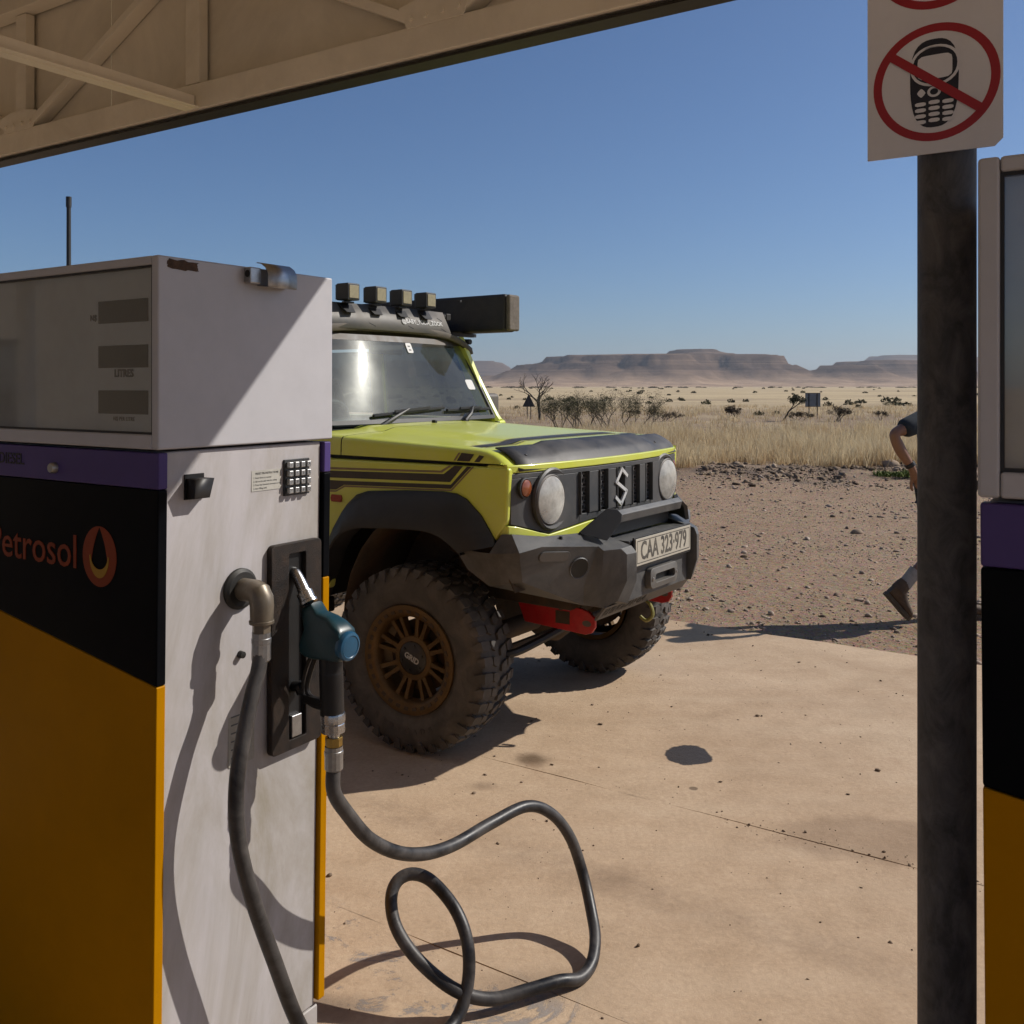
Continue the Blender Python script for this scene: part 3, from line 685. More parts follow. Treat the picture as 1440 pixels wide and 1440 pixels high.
# ------------------------------------------------------------------ hose and nozzle
PO = Vector((-.672, 1.8, 0))
def pw(x, a, z): return PO + PF * x + PA * a + Vector((0, 0, z))
def cw(u, v, Z): return Vector(((u - 720) / 1331 * Z, Z, 1.53 + (543 - v) / 1331 * Z))
def spline(P, n=8):
    P = [Vector(p) for p in P]; out = []
    for i in range(len(P) - 1):
        p0 = P[max(i - 1, 0)]; p1 = P[i]; p2 = P[i + 1]; p3 = P[min(i + 2, len(P) - 1)]
        for k in range(n):
            t = k / n
            out.append(.5 * ((2 * p1) + (p2 - p0) * t + (2 * p0 - 5 * p1 + 4 * p2 - p3) * t * t + (3 * p1 - p0 - 3 * p2 + p3) * t ** 3))
    out.append(P[-1]); return out
HR = .0158
exo = -.010 + lean(1.1)
hp = [pw(exo + .073, .202, 1.00), pw(.062, .192, .955), pw(.066, .163, .882), pw(.068, .131, .755), pw(.070, .131, .640), pw(.072, .164, .508), pw(.074, .222, .350), pw(.080, .288, .180), pw(.10, .36, .05),
      Vector((-.30, 2.10, HR)), Vector((-.20, 2.17, HR)), Vector((-.138, 2.25, HR)), cw(657, 1388, 2.30), cw(658, 1330, 2.325), cw(641, 1280, 2.37), cw(608, 1240, 2.42), cw(580, 1229, 2.43), cw(558, 1240, 2.415), cw(550, 1268, 2.385), cw(559, 1308, 2.35), cw(590, 1352, 2.32),
      cw(640, 1392, 2.295), cw(690, 1405, 2.310), cw(740, 1393, 2.345), cw(785, 1380, 2.385), cw(815, 1376, 2.42), cw(832, 1354, 2.475), cw(837, 1320, 2.545), cw(832, 1284, 2.61), cw(820, 1230, 2.68), cw(802, 1178, 2.68), cw(775, 1144, 2.66), cw(740, 1134, 2.61), cw(690, 1158, 2.51), cw(640, 1187, 2.40), cw(600, 1200, 2.31), cw(560, 1199, 2.22), cw(520, 1180, 2.14), cw(490, 1146, 2.085), pw(.11, .36, .655), pw(.11, .36, .715)]
for p in hp: p.z = max(p.z, HR)
hose = empty('fuel_hose', pw(.11, .36, 0)); tag(hose, 'black rubber fuel hose looping from the pump over the concrete to the nozzle', 'hose')
def rel(mb, root):
    o = Vector(root.location); mb.v = [tuple(Vector(p) - o) for p in mb.v]; return mb
rel(MB().tube(spline(hp, 10), HR, 16), hose).build('rubber_tube', mt['hose'], hose, smooth=60)
def ferrule(p, q, r, n=20, rib=True):
    mb = MB(); prof = []
    L = (Vector(q) - Vector(p)).length
    prof = [(r * .86, 0), (r, .003), (r, L * .62), (r * 1.04, L * .64), (r * 1.04, L * .8), (r * .98, L * .82), (r * .98, L)]
    return mb.lathe(prof, p, Vector(q) - Vector(p), n)
rel(ferrule(pw(exo + .073, .202, .967), pw(exo + .073, .2025, 1.026), .0195, 14), hose).build('ferrule', mt['steel'], hose, smooth=20)
rel(ferrule(pw(.11, .36, .702), pw(.11, .36, .754), .0198, 14), hose).build('ferrule', mt['steel'], hose, smooth=20)
rel(MB().cyl(pw(.11, .36, .754), pw(.11, .36, .774), .0190, n=8), hose).build('brass_coupling', mt['brass'], hose, bevel=.001)

noz = tag(empty('fuel_nozzle', pw(.11, .36, .772), -TP), 'dark teal fuel nozzle with blue end cap resting in the pump boot', 'fuel nozzle')
NO = (.11, .36, .772)
def nl(x, z, dy=0): return (x - NO[0], dy, z - NO[2])
sp = spline([nl(-.016, 1.112), nl(-.008, 1.116), nl(.006, 1.100), nl(.020, 1.079), nl(.030, 1.062)], 6)
MB().tube(sp, [.0105 + .0045 * i / (len(sp) - 1) for i in range(len(sp))], 18).build('spout', mt['alu'], noz)
MB().lathe([(.014, -.002), (.0185, 0), (.0185, .018), (.0205, .020), (.0205, .026), (.012, .027)], nl(.022, 1.074), (.55, 0, -.83), 22).build('spout_collar', mt['alu'], noz)
# body: outline of the valve casing, thick and rounded
OUT = [(.058, 1.058), (.074, 1.040), (.090, 1.037), (.108, 1.034), (.128, 1.024), (.146, 1.010), (.149, 1.000), (.149, .950), (.142, .943), (.118, .941), (.068, .938), (.042, .940), (.028, .948), (.024, .964), (.034, .986), (.042, 1.002), (.038, 1.020), (.028, 1.032), (.026, 1.043)]
NB = []
cxm, czm = .088, .985
for (hy, k) in ((-.0265, .80), (-.0255, .90), (-.021, .975), (-.012, 1.0), (.012, 1.0), (.021, .975), (.0255, .90), (.0265, .80)):
    NB.append([Vector(nl(cxm + (x - cxm) * (k if x < .14 else min(1, k + .1)), czm + (z - czm) * k, hy * (1 if z < 1.03 else .75))) for x, z in OUT])
nb = MB().loft(NB, True, True).build('nozzle_body', mt['nozzle_teal'], noz, smooth=50)
MB().lathe([(.0300, -.006), (.0315, 0), (.0315, .007), (.0295, .011), (.024, .013), (.0225, .0115), (.014, .0125), (.0001, .0125)], nl(.147, .975), (1, 0, -.05), 28).build('end_cap', mt['nozzle_blue'], noz)
hs = []
for i in range(41):
    z = .948 - .124 * i / 40; hs.append((.0255 - .0005 * i / 40 + (.0012 if i % 2 == 0 and i > 10 else 0), .124 * i / 40))
MB().lathe(hs, nl(.101, .946), (.035, 0, -1), 24).build('handle_grip', mt['blackplastic'], noz, smooth=50)
sw = MB().lathe([(.012, 0), (.0255, .001), (.0265, .004), (.0265, .020), (.0245, .022), (.0255, .024), (.0255, .042), (.014, .044)], nl(.1075, .826), (.02, 0, -1), 16).build('swivel', mt['alu'], noz, smooth=20)
MB().cyl(nl(.109, .786), nl(.11, .772), .0135, n=16).build('swivel_stub', mt['alu'], noz)
tg = spline([nl(.060, .942), nl(.050, .925), nl(.036, .890), nl(.030, .862), nl(.046, .846), nl(.085, .842)], 6)
MB().tube(tg, .0055, 8).build('trigger', mt['blackplastic'], noz)
gd = spline([nl(.048, .944), nl(.030, .915), nl(.018, .875), nl(.022, .840), nl(.06, .828), nl(.10, .832)], 6)
MB().tube(gd, .0045, 8).build('trigger_guard', mt['blackplastic'], noz)
MB().box(nl(.022, 0)[0], nl(.098, 0)[0], -.008, .008, nl(0, .832)[2], nl(0, .850)[2]).build('hang_strap', mt['blackplastic'], noz, bevel=.002)

# ------------------------------------------------------------------ pole with the prohibition sign
PP = Vector((.597, 1.30, 0))
pole = tag(MB().tube([(0, 0, 0), (0, 0, .6), (0, 0, 1.5), (0, 0, 3.0)], .0372, 28).build('steel_pole', mt['pole'], None), 'scuffed black round steel pole in front of the cut-off pump', 'pole')
pole.location = PP
SGO = PP - PA * .043 + Vector((0, 0, 1.842))
sign = tag(empty('prohibition_sign', SGO, -TP), 'white sign with red ring crossing out a mobile phone, on the black pole', 'sign')
SX0, SX1 = -.0946, .0735
pl = [(SX0, 0.0), (SX1 - .010, .0), (SX1, .010), (SX1, .62), (SX0, .62)]
MB().prism(pl, lambda a, b, w: (a, w, b), -.0015, .0015).build('sign_plate', mt['signwhite'], sign, bevel=.0006)
def annulus(cx, cz, r0, r1, mat, name, y=-.0018, n=64, parent=None):
    mb = MB(); vs = []; fs = []
    for k in range(n):
        a = 2 * math.pi * k / n
        vs += [(cx + r0 * math.cos(a), y, cz + r0 * math.sin(a)), (cx + r1 * math.cos(a), y, cz + r1 * math.sin(a))]
        j = (k + 1) % n; fs.append((2 * k, 2 * k + 1, 2 * j + 1, 2 * j))
    return mb.add(vs, fs).build(name, mat, parent or sign, smooth=0)
def slashbar(cx, cz, ang, L, w, y):
    d = Vector((math.cos(ang), 0, math.sin(ang))); s = Vector((-math.sin(ang), 0, math.cos(ang))); c = Vector((cx, y, cz))
    return MB().add([c - d * L - s * w, c + d * L - s * w, c + d * L + s * w, c - d * L + s * w], [(0, 1, 2, 3)]).build('red_slash', mt['signred'], sign, smooth=0)
for (ccx, ccz, phone) in ((-.008, .095, True), (-.008, .272, False)):
    annulus(ccx, ccz, .0675, .0785, mt['signred'], 'red_ring')
    if phone:
        body = []
        for k in range(40):
            a = 2 * math.pi * k / 40; c, s = math.cos(a), math.sin(a)
            n_ = 2.8; rr_ = (abs(c) ** n_ + abs(s) ** n_) ** (-1 / n_)
            body.append((ccx - .001 + .030 * rr_ * c * (1 - .05 * (-s)), ccz - .001 + .059 * rr_ * s))
        fl = lambda y: (lambda a, b, w: (a, y + w, b))
        ph = MB().prism(body, fl(-.0018), 0, -.0002).build('phone_outline', mt['signink'], sign, smooth=0)
        def ell(cx, cz, rx, rz, mat, y, name, sq=2.0, n=28):
            p = []
            for k in range(n):
                a = 2 * math.pi * k / n; c, s = math.cos(a), math.sin(a); r = (abs(c) ** sq + abs(s) ** sq) ** (-1 / sq)
                p.append((cx + rx * r * c, cz + rz * r * s))
            MB().prism(p, fl(y), 0, -.0002).build(name, mat, ph, smooth=0)
        px, pz = ccx - .001, ccz
        ell(px, pz + .045, .012, .003, mt['signwhite'], -.0021, 'phone_earpiece', 2.4)
        ell(px + .001, pz + .0225, .031, .0275, mt['signwhite'], -.0021, 'phone_bezel', 2.2)
        ell(px + .001, pz + .0225, .0275, .0240, mt['signink'], -.0024, 'phone_inner', 2.2)
        ell(px + .001, pz + .0205, .0215, .0160, mt['signwhite'], -.0027, 'phone_screen', 6)
        ell(px, pz - .0125, .0085, .0072, mt['signwhite'], -.0021, 'phone_key', 2)
        ell(px, pz - .0125, .0050, .0042, mt['signink'], -.0024, 'phone_key_centre', 2)
        for sx in (-1, 1): ell(px + sx * .016, pz - .0125, .0052, .0058, mt['signwhite'], -.0021, 'phone_key', 1.3)
        for r_ in range(4):
            for c_ in (-1, 0, 1): ell(px + c_ * .0170, pz - .0265 - .0080 * r_ - .001 * abs(c_), .0068, .0026, mt['signwhite'], -.0021, 'phone_key', 5, 12)
    else:
        cg = MB().obox((ccx, -.0019, ccz - .02), (.03, .0002, .006)).build('cigarette', mt['signink'], sign, smooth=0)
    slashbar(ccx, ccz, R_(-38) if phone else R_(-38), .072, .0058, -.0031)
for z_ in (.03, .59):
    MB().lathe([(.0001, -.003), (.004, -.003), (.005, 0)], (0, -.0015, z_), (0, 1, 0), 12).build('bolt', mt['steel'], sign) if z_ > .5 else None
MB().box(-.02, .02, .0016, .0048, .2, .5).build('mounting_strip', mt['darkmetal'], sign)

# slim mast standing beyond the pump
mast = tag(rel(MB().tube([(-5.62, 12, -.05), (-5.62, 12, 2.0), (-5.62, 12, 3.86)], [.034, .03, .026], 12).cyl((-5.62, 12, 3.80), (-5.62, 12, 3.93), .034, n=12), bpy.data.objects.new('t', None)).build('antenna_mast', mt['darkmetal'], None), 'slim dark mast sticking up behind the fuel pump head', 'mast')

# ------------------------------------------------------------------ the car (x forward from the front axle, y to its far side, z up)
TC = R_(35.7)
car = tag(empty('off_road_car', (.07, 4.53, 0), -TC), 'lime green boxy off-road car with black steel bumper and roof lights', 'car')
LIME = (.64, .70, .014)
def paint_mat():
    m, nt, p = newmat('lime_paint')
    tc = nd(nt, 'TexCoord'); vec = tc.outputs['Object']
    n1 = noi(nt, vec, 2.5, 8, .7, .5); n2 = noi(nt, vec, 45, 5, .7)
    k = mixc(nt, ramp(nt, n1, [(.32, .10), (.7, .40)]), (*LIME, 1), (.74, .73, .40, 1))
    k = mixc(nt, ramp(nt, n2, [(.45, 0.0), (.72, .12)]), k, (.55, .48, .32, 1))
    k = mixc(nt, 1.0, k, (.84, .84, .84, 1), 'MULTIPLY')
    nt.links.new(k, p.inputs['Base Color'])
    r = nd(nt, 'MapRange'); r.inputs[3].default_value = .22; r.inputs[4].default_value = .5; nt.links.new(n1, r.inputs[0]); nt.links.new(r.outputs[0], p.inputs['Roughness'])
    p.inputs['Coat Weight'].default_value = .5; p.inputs['Coat Roughness'].default_value = .12
    return m
mt['lime'] = paint_mat()
mt['trim'] = M('black_trim', (.013, .013, .014), .5, var=.2, vs=8, dust=lin(120, 112, 102), da=.11, ds=5, bump=.05, bs=300)
mt['bumper'] = M('bumper_powder_coat', (.062, .064, .066), .42, var=.15, vs=6, dust=lin(160, 156, 150), da=.34, ds=4, bump=.12, bs=400)
mt['grille'] = M('grille_grey', (.066, .068, .07), .5, var=.12, vs=6, dust=lin(150, 138, 124), da=.22, ds=5)
mt['gloss_black'] = M('guard_black', (.022, .022, .023), .42, var=.2, vs=6, dust=lin(140, 134, 128), da=.38, ds=6, d2=.05, spec=.35)
mt['roofblack'] = M('dusty_black_roof', (.05, .048, .046), .55, var=.12, vs=4, dust=lin(156, 142, 126), da=.6, ds=3, d2=.15)
mt['deflector'] = M('deflector_alu', (.12, .12, .12), .5, metal=.3, var=.12, vs=5, dust=lin(150, 140, 126), da=.45, ds=5, d2=.1)
mt['tyre'] = M('tyre_rubber', (.022, .021, .020), .62, var=.2, vs=9, dust=lin(130, 121, 112), da=.50, ds=9, d2=.15, alb=.82, bump=.1, bs=200)
mt['bronze'] = M('bronze_rim', (.155, .088, .028), .42, metal=.55, var=.2, vs=14, dust=lin(112, 84, 56), da=.35, ds=12)
mt['hub'] = M('hub_black', (.012, .012, .012), .4, dust=DUSTC, da=.12, ds=15)
mt['white_ink'] = M('white_ink', (.55, .54, .52), .5)
mt['red'] = M('red_paint', (.40, .008, .014), .38, alb=1.0, var=.15, vs=10, dust=DUSTC, da=.15, ds=9)
mt['plate'] = M('number_plate', (.62, .58, .48), .42, var=.06, vs=12, dust=DUSTC, da=.22, ds=8)
mt['plateink'] = M('plate_ink', (.06, .055, .05), .55, var=.3, vs=30, dust=lin(170, 160, 140), da=.4, ds=18)
mt['amber'] = M('amber_lens', (.30, .085, .03), .22, var=.15, vs=40, coat=.4)
mt['marker_red'] = M('marker_lens', (.36, .05, .02), .25, coat=.4)
mt['chrome'] = M('chrome_dull', (.62, .61, .58), .24, metal=1, var=.1, vs=20)
mt['badge'] = M('badge_silver', (.62, .61, .59), .4, metal=.25, alb=1.0)
mt['reflector'] = M('lamp_reflector', (.80, .78, .72), .22, metal=.9, var=.2, vs=26)
mt['ledface'] = M('led_face', (.36, .31, .19), .4, var=.15, vs=60)
mt['canvas'] = M('black_canvas', (.014, .014, .015), .6, var=.25, vs=7, bump=.25, bs=30, dust=DUSTC, da=.08, ds=6)
mt['canvas_tan'] = M('tan_canvas', (.17, .14, .11), .8, var=.25, vs=14, bump=.6, bs=25)
mt['cabin'] = M('cabin_plastic', (.035, .036, .037), .7, var=.15, vs=8)
mt['seat'] = M('seat_cloth', (.06, .062, .066), .9, var=.2, vs=18)
mt['under'] = M('chassis_dirt', (.055, .040, .026), .8, var=.3, vs=9, dust=lin(110, 84, 58), da=.5, ds=6)
mt['stripe'] = M('stripe_dark', (.036, .030, .024), .4, var=.1, vs=6, dust=DUSTC, da=.15, ds=5)
mt['stripe_tan'] = M('stripe_tan', (.30, .22, .12), .45)
mt['plastic_grey'] = M('grey_mirror', (.10, .10, .10), .5, dust=DUSTC, da=.4, ds=6)
mt['mesh_grey'] = M('grille_mesh', (.16, .155, .15), .5, var=.1, dust=DUSTC, da=.4, ds=9)
mt['olive_hook'] = M('hook_paint', (.34, .31, .08), .45, var=.2, vs=30)

def C_(x, r, z): return (x, -r, z)          # r counts towards the near side
def side_plate(name, poly, r0, r1, mat, bevel=.006, parent=None, segs=2, both=True):
    out = []
    for s in ((1, -1) if both else (1,)):
        out.append(MB().prism(poly, lambda a, b, w: C_(a, w * s, b), r0, r1).build(name, mat, parent or car, bevel=bevel, segs=segs))
    return out
# front wings: side skin with the wheel opening
arch = [(.33 + .0, .90), (.29, .95), (.19, 1.035), (.08, 1.06), (-.25, 1.06), (-.38, 1.03), (-.46, .95), (-.53, .80), (-.57, .62)]
wing = [(.372, .93), (.422, 1.00), (.430, 1.212)] + [(-.655, 1.205), (-.655, .60)] + list(reversed(arch[:]))
side_plate('front_wing', wing, .695, .742, mt['lime'], bevel=.014, segs=3)
# inner wheel housings
for s in (1, -1):
    pts = []
    for k in range(15):
        a = R_(28 + 178 * k / 14); pts.append((.02 + .50 * math.cos(a), .47 + .555 * math.sin(a)))
    secs = [[C_(x, s * r, z) for x, z in pts] for r in (.38, .74)]
    MB().loft(secs).build('wheel_housing', mt['under'], car, solid=.004)
    MB().box(-.55, .40, -s * .375 - .01, -s * .375 + .01, .63, 1.0).build('inner_panel', mt['under'], car)
# wheel-arch flares
fo = [(-.66, .60), (-.60, .72), (-.555, .81), (-.50, .92), (-.44, 1.012), (-.385, 1.055), (-.32, 1.075), (-.10, 1.092), (.10, 1.100), (.175, 1.096), (.225, 1.078), (.30, 1.018), (.36, .938), (.375, .905)]
fi = [(-.60, .58), (-.545, .70), (-.495, .81), (-.455, .865), (-.405, .905), (-.365, .922), (-.32, .934), (-.12, .950), (.03, .955), (.10, .950), (.145, .937), (.19, .914), (.235, .886), (.25, .875)]
for s in (1, -1):
    secs = []
    for (ox, oz), (ix, iz) in zip(fo, fi):
        mx, mz = (ox * .72 + ix * .28), (oz * .72 + iz * .28)
        secs.append([C_(ox, s * .738, oz), C_(ox, s * .752, oz), C_(mx, s * .795, mz), C_(ix, s * .822, iz), C_(ix - .0 * ix, s * .818, iz - .012), C_(ix, s * .70, iz - .004)])
    MB().loft(secs).build('wheel_arch_flare', mt['trim'], car, smooth=40)
# bonnet
def hood_z(x, r):
    q = abs(r)
    t = (x + .66) / 1.12                          # 0 at the screen, 1 at the nose
    top = 1.334 - .062 * max(0, t) ** 1.25
    side = 1.312 - .040 * max(0, t)
    k = q / .742
    z = top + (side - top) * k ** 2.2
    if q < .40: z += .012
    elif q < .46: z += .012 * (1 - (q - .40) / .06)
    if x > .30:
        z -= .048 * ((x - .30) / .17) ** 2.4
    return z
def hood_section(x, drop=1.224):
    rs = [.742, .7415, .738, .728, .70, .62, .52, .46, .43, .40, .25, .10, 0]
    pts = []
    for i, r in enumerate(rs):
        zt = hood_z(x, r)
        if i == 0: z = min(drop, zt - .004)
        elif i == 1: z = max(drop, zt - .034)
        elif i == 2: z = zt - .012
        elif i == 3: z = zt - .002
        else: z = zt
        xx = x - .060 * (r / .742) ** 2 * max(0, (x - .15) / .33)
        pts.append(C_(xx, r, z))
    return pts + [(p[0], -p[1], p[2]) for p in reversed(pts[:-1])]
hx = [-.487, -.42, -.30, -.15, 0, .12, .22, .30, .35, .39, .42, .445, .465, .478]
MB().loft([hood_section(x) for x in hx] + [[(p[0] + .002, p[1], min(p[2], 1.226)) for p in hood_section(.48)]]).build('bonnet', mt['lime'], car, smooth=45)
MB().loft([hood_section(x) for x in (-.70, -.62, -.55, -.493)]).build('cowl', mt['lime'], car, smooth=45)
MB().box(-.66, .40, -.70, .70, 1.185, 1.222).build('bonnet_gap_seal', mt['trim'], car)
# dark stone guard on the bonnet nose
def guard():
    secs = []
    for x in (.352, .37, .39, .42, .445, .468, .486, .494):
        s = hood_section(min(x, .480)); row = []
        for p in s[4:-4]:
            dx = (x - min(x, .480)); row.append((p[0] + .008 + dx, p[1] * .985, p[2] + .012 - (.03 * ((x - .47) / .024) if x > .47 else 0)))
        secs.append(row)
    return MB().loft(secs)
bg_ = guard().build('bonnet_guard', mt['gloss_black'], car, solid=.006, smooth=50)
for r in (-.5, -.2, .14, .42, .6):
    MB().lathe([(.0001, .006), (.006, .005), (.007, 0)], C_(.452 - .06 * (r / .742) ** 2, r, 1.252), (.6, 0, .8), 10).build('guard_clip', mt['slot'], bg_)
# stripes: up the wing, over the bonnet edge and across
def ribbon(name, pts_lo, pts_hi, r, mat):
    a = [C_(x, r, z) for x, z in pts_lo]; b = [C_(x, r, z) for x, z in pts_hi]
    return MB().loft([a, b]).build(name, mat, car, smooth=0)
R1 = .7432
ribbon('stripe', [(-.655, 1.117), (.138, 1.140), (.205, 1.208)], [(-.655, 1.148), (.104, 1.171), (.160, 1.208)], R1, mt['stripe'])
ribbon('stripe_edge', [(-.655, 1.154), (.096, 1.176), (.148, 1.208)], [(-.655, 1.164), (.088, 1.184), (.134, 1.208)], R1, mt['stripe_tan'])
ribbon('stripe', [(-.655, 1.060), (-.52, 1.068), (-.47, 1.092), (.142, 1.113), (.248, 1.208)], [(-.655, 1.106), (-.52, 1.109), (-.47, 1.110), (.142, 1.130), (.226, 1.208)], R1, mt['stripe'])
ribbon('stripe_edge', [(-.655, 1.050), (-.52, 1.058), (-.465, 1.083), (.146, 1.104), (.262, 1.208)], [(-.655, 1.057), (-.52, 1.065), (-.468, 1.090), (.143, 1.110), (.252, 1.208)], R1, mt['stripe_tan'])
ribbon('stripe', [(.172, 1.228), (.198, 1.262)], [(.238, 1.228), (.262, 1.258)], R1, mt['stripe'])
def over(name, xa, xb, mat, up=.0022):
    secs = []
    for i in range(19):
        r = .735 - 1.47 * i / 18
        row = []
        for x in (xa, (xa + xb) / 2, xb):
            p = x + .002 - .012 * (1 - (r / .742) ** 2); q = min(abs(r), .742)
            row.append(C_(p - .060 * (r / .742) ** 2 * max(0, (p - .15) / .33), r, hood_z(p, r) + up - (.010 if q > .732 else 0)))
        secs.append(row)
    return MB().loft(secs).build(name, mat, car, smooth=40)
over('stripe', .205, .262, mt['stripe']); over('stripe_edge', .190, .199, mt['stripe_tan']); over('stripe_edge', .276, .284, mt['stripe_tan'])
ribbon('stripe_edge', [(.155, 1.228), (.182, 1.262)], [(.166, 1.228), (.192, 1.262)], R1, mt['stripe_tan'])
ribbon('stripe', [(.262, 1.228), (.288, 1.256)], [(.288, 1.228), (.312, 1.252)], R1, mt['stripe'])
# grille header and grille panel, bowed in plan
def gx(r): return .508 - .070 * (r / .72) ** 2 - (.014 * ((abs(r) - .66) / .07) ** 2 if abs(r) > .66 else 0)
def bowed(name, pts, mat, depth=.05, bevel=.004, dx=0, n=None, parent=None):
    """pts: list of (r, zlo, zhi) columns"""
    f = [[C_(gx(r) + dx, r, lo), C_(gx(r) + dx, r, hi)] for r, lo, hi in pts]
    b = [[C_(gx(r) + dx - depth, r, lo), C_(gx(r) + dx - depth, r, hi)] for r, lo, hi in pts]
    mb = MB(); vs = []; m = len(pts)
    for i in range(m): vs += f[i] + b[i]
    fs = []
    for i in range(m - 1):
        o, q = 4 * i, 4 * i + 4
        fs += [(o, q, q + 1, o + 1), (o + 2, o + 3, q + 3, q + 2), (o + 1, q + 1, q + 3, o + 3), (o, o + 2, q + 2, q)]
    fs += [(0, 1, 3, 2), (4 * m - 4, 4 * m - 2, 4 * m - 1, 4 * m - 3)]
    return mb.add(vs, fs).build(name, mat, parent or car, bevel=bevel)
RS = [.735, .715, .66, .55, .40, .2, 0, -.2, -.40, -.55, -.66, -.715, -.735]
bowed('grille_header', [(r, 1.188, 1.220) for r in RS], mt['lime'], .10, .006)
def valance(r):
    q = abs(r); return .93 + .055 * min(1, max(0, (q - .52) / .2)) if q > .52 else .93 + .03 * min(1, (.52 - q) / .3)
bowed('front_valance', [(r, valance(r) - .04, valance(r)) for r in [.735, .70, .62, .52, .40, .25, 0, -.25, -.40, -.52, -.62, -.70, -.735]], mt['lime'], .06, .005, dx=.004)
# grille: grey panel built as pieces round the slots
SL = [(.272, 1), (.162, 1), (.0, 1), (-.162, 1), (-.272, 1)]
SL = [.290, .145, 0, -.145, -.290]
SW = .034
gz0, gz1 = .972, 1.186
cols = [(.718, .575), (.575, .455), (.455, SL[0] + SW)]
gpan = empty('grille_panel', (0, 0, 0)); gpan.parent = car
def gp(ra, rb, z0, z1, dx=0, depth=.03, m='grille'):
    n = max(2, int(abs(ra - rb) / .03) + 1)
    bowed('grille_piece', [(ra + (rb - ra) * i / (n - 1), z0 if not callable(z0) else z0(ra + (rb - ra) * i / (n - 1)), z1) for i in range(n)], mt[m], depth, .002, dx, parent=gpan)
low = lambda r: valance(r) + .004
gp(.722, -.722, 1.168, 1.186)
gp(.722, SL[0] + SW, low, 1.1675, dx=0)
gp(SL[-1] - SW, -.722, low, 1.1675)
gp(SL[0] + SW - .001, SL[-1] - SW + .001, low, .992)
for a, b in zip(SL[:-1], SL[1:]): gp(a - SW, b + SW, .9925, 1.1675, dx=.004)
gp(SL[0] + SW, SL[-1] - SW, .98, 1.18, dx=-.075, depth=.01, m='slot')
for r in SL:
    sl = MB()
    for j in (-1, 1): sl.box(gx(r) - .055, gx(r) + .010, -r + j * SW - .003, -r + j * SW + .003, .990, 1.170)
    sl.build('slot_fin', mt['grille'], gpan, bevel=.0015)
    if r != 0:
        ms = MB()
        for i in range(9):
            z = 1.004 + .019 * i
            for j in (-.5, .5): ms.bar(C_(gx(r) - .014, r + j * .030, z), C_(gx(r) - .014, r + j * .030 + (.012 if i % 2 else -.012), z + .019), .004, .006, (1, 0, 0))
            ms.bar(C_(gx(r) - .014, r - SW, z + (.004 if i % 2 else 0)), C_(gx(r) - .014, r + SW, z + (.004 if i % 2 else 0)), .004, .005, (1, 0, 0))
        ms.build('slot_mesh', mt['mesh_grey'], gpan, smooth=0)
# emblem: angular S
SP = [(gx(0) + .006, (x - .5) * .098, 1.082 + (y - .5) * .165) for x, y in ((1, .78), (.54, .97), (.04, .64), (.96, .36), (.46, .03), (0, .22))]
em = MB()
for p_, q_ in zip(SP[:-1], SP[1:]):
    p_, q_ = Vector(p_), Vector(q_); t_ = (q_ - p_).normalized() * .007
    em.bar(p_ - t_, q_ + t_, .016, .010, (1, 0, 0))
em.build('emblem', mt['badge'], gpan, bevel=.001)
# headlamps and indicators
for s in (1, -1):
    hr, hz_ = .522 * s, 1.072
    hx_ = gx(.52)
    hl = empty('headlamp', (0, 0, 0)); hl.parent = car
    MB().lathe([(.128, -.01), (.128, .004), (.120, .010), (.108, .006), (.104, -.012)], C_(hx_ + .002, hr - .022 * s, hz_), (1, 0, 0), 40).build('lamp_surround', mt['grille'], hl)
    MB().lathe([(.104, .004), (.100, -.02), (.06, -.058), (.02, -.07), (.0001, -.07)], C_(hx_ + .004, hr, hz_), (1, 0, 0), 32).build('lamp_reflector', mt['reflector'], hl)
    MB().lathe([(.024, -.06), (.024, -.03), (.0001, -.025)], C_(hx_ + .004, hr, hz_), (1, 0, 0), 20).build('bulb_shield', mt['chrome'], hl)
    MB().lathe([(.098, .004), (.094, .012), (.070, .022), (.035, .028), (.0001, .030)], C_(hx_ + .004, hr, hz_), (1, 0, 0), 36).build('lamp_glass', mt['lens'], hl)
    MB().lathe([(.098, .0), (.103, .008), (.098, .013), (.092, .010)], C_(hx_ + .003, hr, hz_), (1, 0, 0), 36).build('lamp_rim', mt['plastic_grey'], hl)
    ind = empty('indicator', (0, 0, 0)); ind.parent = car
    ir = .660 * s; ix = gx(.664) - (0 if s > 0 else .016)
    MB().lathe([(.042, -.006), (.042, .006), (.036, .008), (.034, .0)], C_(ix + .002, ir, 1.128), (1, 0, 0), 28).build('indicator_rim', mt['trim'], ind)
    MB().lathe([(.034, 0), (.033, .010), (.022, .016), (.0001, .018)], C_(ix + .002, ir, 1.128), (1, 0, 0), 28).build('indicator_lens', mt['amber'], ind)
    MB().obox(C_(gx(.62) + .001, .615 * s, .995 + .012), (.004, .075, .010)).build('lamp_panel_lower', mt['trim'], hl) if False else None
    MB().prism([(-.030, -.016), (.030, -.016), (.036, 0), (.030, .016), (-.030, .016), (-.036, 0)], lambda a, b, w: C_(-.515 + a, w * s, 1.030 + b), .742, .750).build('side_marker', mt['marker_red'], car, bevel=.002)
